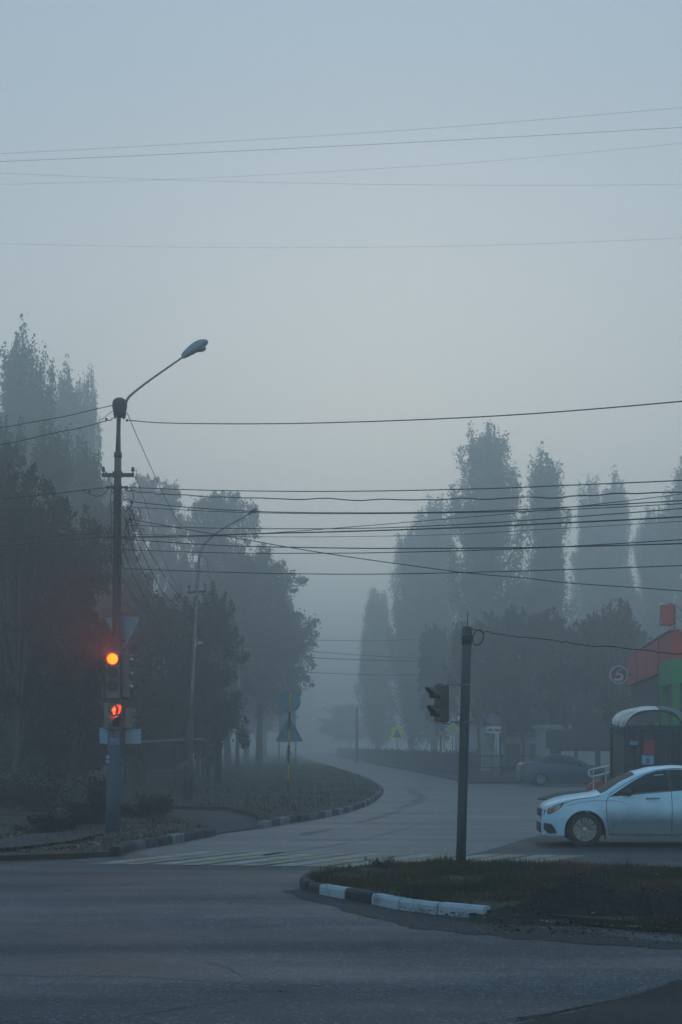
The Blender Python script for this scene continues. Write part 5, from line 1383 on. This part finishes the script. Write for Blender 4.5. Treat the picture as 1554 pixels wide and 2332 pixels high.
q = P(1477, 1704, Yb); o, _ = plate('poster', 'dark red poster on the slatted shelter wall', 'poster', rect(.27, .36), q + Vector((0, -.07, 0)), 0, M['poster'], .01)
q = P(1474, 1730, Yb); o, Mx = plate('notice', 'pale blue notice with a dark figure below the red poster', 'notice', rect(.28, .23), q + Vector((0, -.07, 0)), 0, M['plate_blue'], .01)
b = MB(); b.prism([(-.05, -.09), (.05, -.09), (.03, .05), (-.03, .05)], Mx @ Matrix.Translation((0, 0, .011)), .002); b.build('symbol', M['sign_blue'], o)
q = P(1442, 1692, Yb); plate('notice', 'dull blue notice left of the red poster', 'notice', rect(.20, .10), q + Vector((0, -.07, 0)), 0, M['sign_back'], .01)

# ramp handrails
Yh = 44
t = thing('ramp_handrail', 'pale steel handrails of the ramp left of the arched shelter', 'handrail', P(1380, 1760, Yh))
b = MB(); b.tube(smooth_path([P(1424, 1733, Yh), P(1400, 1740, Yh), P(1385, 1745, Yh), P(1350, 1752, Yh), P(1341, 1757, Yh), P(1343, 1766, Yh), P(1352, 1768, Yh), P(1385, 1760, Yh), P(1424, 1744, Yh)], 4), .034, 6); b.build('rail', M['steel'], t, True)
b = MB(); b.tube(smooth_path([P(1402, 1716, Yh + 1), P(1414, 1716, Yh + 1), P(1418, 1722, Yh + 1), P(1415, 1736, Yh + 1), P(1395, 1748, Yh + 1)], 4), .032, 6); b.build('rail', M['steel'], t, True)
for u, v in ((1352, 1752), (1380, 1746), (1405, 1740)):
    b = MB(); b.tube([P(u, v, Yh), Vector((P(u, v, Yh).x, Yh, 0))], .018, 6); b.build('post', M['steel'], t)
# red block behind the bonnet
q = G(1372, 1812); q = Vector((q.x, q.y, 0)); Yk = q.y
t = thing('flower_tub', 'red rounded tub half hidden behind the bonnet of the white car', 'planter', (q.x, Yk, 0))
b = MB(); pl = [(-.52, 0), (.52, 0), (.50, .32), (.42, .44), (.30, .48), (-.30, .48), (-.44, .43), (-.54, .28)]
b.prism(pl, FR((q.x, Yk - .3, .05), 0) , -.6); b.build('body', M['red_fascia'], t)
b = MB(); b.box((q.x, Yk, .03), (.9, .5, .06)); b.build('foot', M['black'], t)

# ------------------------------------------------------------------ cars
def build_car(paint, label, loc, rz, dirt=True, name='parked_car'):
    t = thing(name, label, 'car', loc); t.rotation_euler = (0, 0, rz)
    Lc, HW = 4.41, .882
    top = [(0, .70), (.03, .745), (.10, .80), (.35, .87), (.7, .935), (1.08, .985), (1.20, 1.035), (1.6, 1.27), (1.85, 1.385), (2.2, 1.465), (2.6, 1.492), (3.1, 1.46), (3.45, 1.36), (3.80, 1.19), (3.92, 1.135), (4.3, 1.10), (4.38, 1.03), (4.41, .95)]
    wd = [(0, .44), (.03, .58), (.09, .69), (.18, .77), (.35, .83), (.7, .868), (1.2, .88), (2.2, .882), (3.4, .88), (3.9, .855), (4.25, .78), (4.38, .70), (4.41, .62)]
    def ip(tab, x):
        if x <= tab[0][0]: return tab[0][1]
        for (a, b_), (c, d) in zip(tab, tab[1:]):
            if x <= c:
                f = (x - a) / (c - a); f = f * f * (3 - 2 * f) * .35 + f * .65; return b_ + (d - b_) * f
        return tab[-1][1]
    XW = (.87, 3.505); RA = .365
    def zbot(x):
        z = .20 + .10 * max(0, 1 - x / .12) * 0 + (.06 * max(0, (x - 4.1) / .3))
        for xw in XW:
            d = abs(x - xw)
            if d < RA: z = max(z, .30 + math.sqrt(RA * RA - d * d))
        return z
    prof = [(.15, .93), (.24, .965), (.40, .985), (.52, 1.0), (.66, .998), (.74, .988), (.86, .968), (.94, .945), (1.1, .875), (1.3, .765), (1.42, .66), (1.5, .56)]
    def W(x, z):
        w_ = ip(wd, x) * ip(prof, z)
        for xw in XW:      # arch flare
            d = math.hypot(x - xw, z - .30)
            if d < .50 and z < .8: w_ += .012 * max(0, 1 - abs(d - .385) / .07)
        if .2 < z < .55 and 1.35 < x < 3.0: w_ -= .010 * math.sin((z - .2) / .35 * math.pi)
        return w_
    def shear(x, z):       # lean the nose back towards the bonnet, round the bumper
        if x < .5:
            f = 1 - x / .5; return x + f * .10 + f * (.055 * ((z - .42) / .33) ** 2)
        if x > 4.1:
            f = (x - 4.1) / .31; return x - f * .05 * ((z - .5) / .5) ** 2
        return x
    def crown(x): return ip([(0, .03), (.3, .05), (1.0, .055), (1.4, .05), (2.4, .05), (3.4, .05), (4.0, .045), (4.41, .02)], x)
    def S(x, z, off=0.0, side=-1): return Vector((shear(x, z), side * (W(x, z) + off), z))
    xs = set(round(i * .03, 4) for i in range(147)); xs.add(Lc)
    for xw in XW:
        for k in range(-14, 15):
            xs.add(round(xw + RA * math.sin(k / 14 * math.pi / 2), 4))
    xs = sorted(x for x in xs if 0 <= x <= Lc)
    NS, NT = 24, 14; nrow = 2 * NS + 2 * NT - 1 + 2
    V = []; row = []
    for x in xs:
        zt = ip(top, x) - crown(x); zb = zbot(x); half = []
        for k in range(NS + 1): half.append((zb + (zt - zb) * k / NS))
        r_ = []
        for z in half: r_.append((shear(x, z), -W(x, z), z))
        wt = W(x, zt); zc = crown(x)
        for k in range(1, 2 * NT):
            y = -wt + 2 * wt * k / (2 * NT); r_.append((shear(x, zt), y, zt + zc * (1 - (abs(y) / wt) ** 2.2)))
        for z in reversed(half): r_.append((shear(x, z), W(x, z), z))
        row.append(len(r_)); V += r_
    m = row[0]; F = []; G1 = []
    nb_ = NS + 2
    for i in range(len(xs) - 1):
        xm = (xs[i] + xs[i + 1]) / 2
        for j in range(m - 1):
            f = (i * m + j, i * m + j + 1, (i + 1) * m + j + 1, (i + 1) * m + j)
            y0 = V[i * m + j][1]; jj = j - NS
            ontop = 0 <= jj < 2 * NT
            if ontop and ((1.16 < xm < 1.80) or (3.40 < xm < 3.84)) and 1 <= jj < 2 * NT - 1:
                G1.append((f, xm < 2))
            else: F.append(f)
    body = MB(); body.add(V, F)
    # nose / tail caps and floor
    fr = [V[j] for j in range(m)]; body.add(fr, [tuple(range(m))]); rr = [V[(len(xs) - 1) * m + j] for j in range(m)]; body.add(rr, [tuple(reversed(range(m)))])
    bo_ = body.build('body', paint, None, True); bo_.parent = t
    def pb(mb, name, mat, par=None, smooth=False):
        o = mb.build(name, mat, None, smooth); o.parent = par or t; return o
    for want, nm in ((True, 'windshield'), (False, 'rear_window')):
        g = MB(); idx = {}; fs = []; vs = []
        for f, fw in G1:
            if fw != want: continue
            ff = []
            for q_ in f:
                if q_ not in idx: idx[q_] = len(vs); vs.append(V[q_])
                ff.append(idx[q_])
            fs.append(tuple(ff))
        g.add(vs, fs); pb(g, nm, M['car_glass_dull'], None, True)
    def patch(name, mat, poly, off=.004, sides=(-1, 1), par=None, ref=.07):
        outl = []
        n = len(poly)
        for i in range(n):
            a, b_ = Vector(poly[i]), Vector(poly[(i + 1) % n]); k = max(1, int((b_ - a).length / ref))
            for q in range(k): outl.append(a.lerp(b_, q / k))
        pts = list(outl); x0 = min(p.x for p in outl); x1 = max(p.x for p in outl); z0 = min(p.y for p in outl); z1 = max(p.y for p in outl)
        x = x0
        while x < x1:
            z = z0
            while z < z1:
                if inside(x, z, outl): pts.append(Vector((x, z)))
                z += ref
            x += ref
        v, e, f, *_ = delaunay_2d_cdt(pts, [(i, (i + 1) % len(outl)) for i in range(len(outl))], [], 1, 1e-4)
        r_ = []
        for sd_ in sides:
            mb = MB(); mb.add([S(a.x, a.y, off, sd_) for a in v], [tuple(q) for q in f]); r_.append(pb(mb, name, mat, par))
        return r_
    def seam(pts, r=.005, off=.001, mat='black', name='seam', sides=(-1, 1)):
        for sd_ in sides:
            mb = MB(); pp = smooth_path([Vector((x, z, 0)) for x, z in pts], 5); mb.tube([S(p.x, p.y, off, sd_) for p in pp], r, 4); pb(mb, name, M[mat])
    patch('side_window', M['car_glass'], [(1.34, .935), (1.55, 1.07), (1.76, 1.205), (2.0, 1.325), (2.2, 1.385), (2.375, 1.408), (2.40, 1.03), (2.0, .995), (1.6, .955)], .005)
    patch('side_window', M['car_glass'], [(2.465, 1.035), (2.44, 1.412), (2.8, 1.412), (3.08, 1.375), (3.32, 1.27), (3.50, 1.13), (3.46, 1.10), (3.0, 1.07)], .005)
    patch('pillar_trim', M['black'], [(2.395, 1.03), (2.37, 1.408), (2.445, 1.41), (2.47, 1.033)], .0065)
    seam([(1.30, .93), (1.26, .80), (1.27, .55), (1.30, .30), (1.33, .24)]); seam([(2.435, 1.02), (2.445, .8), (2.44, .5), (2.44, .25)]); seam([(3.46, 1.08), (3.38, .9), (3.15, .62), (3.05, .4), (3.02, .25)])
    seam([(1.31, .925), (1.7, .955), (2.1, .99), (2.43, 1.022), (2.9, 1.055), (3.46, 1.085)], .006, .002)
    seam([(1.3, .235), (2.2, .225), (3.0, .235)], .006, .0)
    seam([(.55, .76), (.8, .815), (1.05, .845), (1.3, .85), (1.5, .83), (1.62, .78)], .010, -.004, 'car_crease', 'crease')
    seam([(.40, .83 - .07), (.7, .862), (1.0, .905), (1.15, .93)], .005, .001)
    # roof edge line of the window frame
    seam([(1.30, .955), (1.6, 1.145), (1.85, 1.275), (2.1, 1.37), (2.4, 1.425), (2.8, 1.43), (3.1, 1.395), (3.35, 1.285), (3.52, 1.14)], .006, .003)
    for x in (1.98, 3.02):
        for sd_ in (-1, 1):
            mb = MB(); mb.tube([S(x, .89, .012, sd_), S(x + .05, .892, .035, sd_), S(x + .19, .895, .035, sd_), S(x + .24, .895, .012, sd_)], .012, 6); pb(mb, 'door_handle', M['car_handle'], None, True)
    for sd_ in (-1, 1):
        mb = MB(); c = S(1.66, 1.0, .10, sd_); mb.sphere(c, .085, 12, 8, (.75, 1.15, .80)); mr_ = pb(mb, 'mirror', M['black'], None, True)
        mb = MB(); mb.tube([S(1.56, .955, -.01, sd_), c], .022, 6); pb(mb, 'mirror_arm', M['black'], mr_)
    hl = patch('headlight', M['car_lampdark'], [(.03, .655), (.10, .70), (.22, .745), (.42, .800), (.50, .815), (.44, .74), (.33, .665), (.18, .60), (.04, .575)], .006)
    for h_, sd_ in zip(hl, (-1, 1)):
        patch('lamp_lens', M['car_lens'], [(.22, .64), (.27, .74), (.38, .775), (.40, .73), (.32, .67)], .010, (sd_,), h_, .05)
        patch('indicator', M['car_amber'], [(.05, .645), (.10, .685), (.22, .73), (.34, .762), (.34, .748), (.22, .712), (.11, .665), (.06, .63)], .011, (sd_,), h_, .05)
        patch('lamp_lens', M['car_lens'], [(.13, .61), (.15, .66), (.20, .67), (.19, .62)], .010, (sd_,), h_, .05)
    patch('bumper_vent', M['black'], [(.02, .40), (.08, .43), (.20, .415), (.26, .36), (.33, .245), (.12, .235), (.05, .30)], .014)
    patch('tail_light', M['car_tail'], [(4.02, .98), (4.15, 1.02), (4.36, .99), (4.36, .80), (4.2, .80), (4.05, .9)], .005)
    # grille on the nose
    mb = MB()
    for zz, hw, hh in ((.60, .42, .07), (.33, .42, .09)):
        c = Vector((.088 + .055 * ((zz - .42) / .33) ** 2, 0, zz)); mb.box(c, (.02, hw * 2, hh * 2))
    pb(mb, 'grille', M['black'])
    mb = MB(); mb.box((0.20, 0, .215), (.16, 1.15, .03)); pb(mb, 'bumper_lip', paint)
    mb = MB(); mb.box((.088, 0, .46), (.01, .52, .11)); pb(mb, 'number_plate', M['white'])
    mb = MB(); mb.box((4.40, 0, .85), (.02, .52, .11)); pb(mb, 'number_plate', M['white'])
    # floor, wheels
    mb = MB(); mb.box((2.2, 0, .33), (4.1, 1.12, .26)); pb(mb, 'underbody', M['rubber'])
    for xw in XW:
        for sd_ in (-1, 1):
            mb = MB(); vv = []; n = 16
            for k in range(n + 1):
                q = math.pi * (-.06 + 1.12 * k / n)
                for y in (.56, W(xw, .7) - .02): vv.append(Vector((xw + (RA + .005) * math.cos(q), sd_ * y, .30 + (RA + .005) * math.sin(q))))
            mb.add(vv, [(2 * k, 2 * k + 1, 2 * k + 3, 2 * k + 2) for k in range(n)])
            pb(mb, 'wheel_liner', M['rubber'])
        for sd_ in (-1, 1):
            w0 = bpy.data.objects.new('wheel', None); COL.objects.link(w0); w0.parent = t; w0.location = (xw, sd_ * .755, .315)
            Rx = Matrix.Rotation(R(90) * (1 if sd_ < 0 else -1), 3, 'X')
            mb = MB(); r_ = .318
            mb.lathe([(-.10, .19), (-.10, r_ - .03), (-.085, r_ - .008), (-.05, r_), (.05, r_), (.085, r_ - .008), (.10, r_ - .035), (.10, .215), (.07, .205)], (0, 0, 0), 36, Rx)
            o = mb.build('tyre', M['rubber'], None, True); o.parent = w0
            mb = MB(); mb.lathe([(.03, .20), (.055, .21), (.098, .213), (.102, .205), (.09, .196), (.06, .19), (.055, .05), (.055, .001)], (0, 0, 0), 36, Rx)
            o = mb.build('rim', M['rubber'], None, False); o.parent = w0
            mb = MB(); mb.lathe([(.085, .206), (.103, .212), (.106, .204), (.095, .192), (.085, .192)], (0, 0, 0), 36, Rx)
            for k in range(9):
                for dq in (-.16, .16):
                    q = 2 * math.pi * k / 9 + .2
                    p0 = Vector((.055 * math.cos(q), .055 * math.sin(q), .088)); p1 = Vector((.13 * math.cos(q + dq), .13 * math.sin(q + dq), .096)); p2_ = Vector((.20 * math.cos(q + dq * .75), .20 * math.sin(q + dq * .75), .090))
                    mb.tube([Rx @ p0, Rx @ p1, Rx @ p2_], [.013, .0125, .014], 5)
            mb.lathe([(.08, .06), (.098, .055), (.103, .03), (.104, .001)], (0, 0, 0), 16, Rx)
            o = mb.build('hubcap', M['hubcap'], None, True); o.parent = w0
        for sd_ in (-1, 1):
            mb = MB(); mb.box((xw + .37, sd_ * .80, .24), (.015, .16, .20)); pb(mb, 'mud_flap', M['rubber'])
    return t
M['car_glass'] = pm('tinted_glass', (.012, .022, .028), (.010, .018, .022), 2, .12, spec=.3)
M['car_glass_dull'] = pm('windscreen_glass', (.010, .018, .022), (.008, .014, .018), 2, .4, spec=.05)
M['car_handle'] = pm('handle_paint', (.16, .22, .27), (.12, .17, .21), 3, .4)
M['car_crease'] = pm('crease', (.24, .40, .52), (.22, .36, .48), 3, .5)
M['car_lampdark'] = pm('lamp_bezel', (.03, .035, .04), (.05, .055, .06), 12, .2)
M['car_lens'] = pm('lamp_lens', (.32, .36, .38), (.2, .22, .24), 12, .1, metal=.3)
M['car_amber'] = pm('amber_strip', (.75, .28, .10), (.6, .2, .08), 12, .3)
M['car_tail'] = pm('tail_lamp', (.30, .04, .04), (.2, .03, .03), 12, .3)
M['hubcap'] = pm('hubcap', (.42, .43, .42), (.28, .29, .29), 12, .45, metal=.4)
def car_paint(name, col, dirt=None):
    m = bpy.data.materials.new(name); m.use_nodes = True; t = m.node_tree; b = t.nodes['Principled BSDF']; lk = t.links.new
    b.inputs['Roughness'].default_value = .32; b.inputs['Coat Weight'].default_value = .35; b.inputs['Coat Roughness'].default_value = .12
    co = t.nodes.new('ShaderNodeTexCoord'); sp_ = t.nodes.new('ShaderNodeSeparateXYZ'); lk(co.outputs['Object'], sp_.inputs[0])
    nz = t.nodes.new('ShaderNodeTexNoise'); nz.inputs['Scale'].default_value = 2.2; nz.inputs['Detail'].default_value = 6; lk(co.outputs['Object'], nz.inputs['Vector'])
    ad = t.nodes.new('ShaderNodeMath'); ad.operation = 'MULTIPLY_ADD'; ad.inputs[1].default_value = -.42; lk(nz.outputs['Fac'], ad.inputs[0]); lk(sp_.outputs['Z'], ad.inputs[2])
    mr = t.nodes.new('ShaderNodeMapRange'); mr.inputs['From Min'].default_value = .56; mr.inputs['From Max'].default_value = .26; lk(ad.outputs[0], mr.inputs['Value'])
    # mud thrown behind the front wheel: stronger from the wheel backwards
    mx_ = t.nodes.new('ShaderNodeMapRange'); mx_.inputs['From Min'].default_value = .95; mx_.inputs['From Max'].default_value = 1.35; lk(sp_.outputs['X'], mx_.inputs['Value'])
    ml = t.nodes.new('ShaderNodeMath'); ml.operation = 'MULTIPLY'; lk(mr.outputs[0], ml.inputs[0]); lk(mx_.outputs[0], ml.inputs[1])
    m3 = t.nodes.new('ShaderNodeMath'); m3.operation = 'MULTIPLY'; m3.inputs[1].default_value = .78 if dirt else 0; lk(ml.outputs[0], m3.inputs[0])
    mx = t.nodes.new('ShaderNodeMix'); mx.data_type = 'RGBA'; mx.inputs['A'].default_value = (*col, 1); mx.inputs['B'].default_value = (.085, .082, .08, 1)
    lk(m3.outputs[0], mx.inputs['Factor']); lk(mx.outputs['Result'], b.inputs['Base Color'])
    r2 = t.nodes.new('ShaderNodeMapRange'); r2.inputs['To Min'].default_value = .3; r2.inputs['To Max'].default_value = .85; lk(m3.outputs[0], r2.inputs['Value']); lk(r2.outputs[0], b.inputs['Roughness'])
    return m
build_car(car_paint('paint_white_blue', (.42, .70, .88), True), 'pale bluish white sedan with a muddy flank, nose pointing left, cut by the right edge', (3.65, 26.95, .012), R(-3.5), name='white_car')
cq = P(1190, 1, 69)
build_car(car_paint('paint_dark_blue', (.05, .09, .14)), 'dark blue sedan parked in front of the low trees, tail to the left', (12.75, 67.2, .01), R(180 + 3), name='dark_sedan')
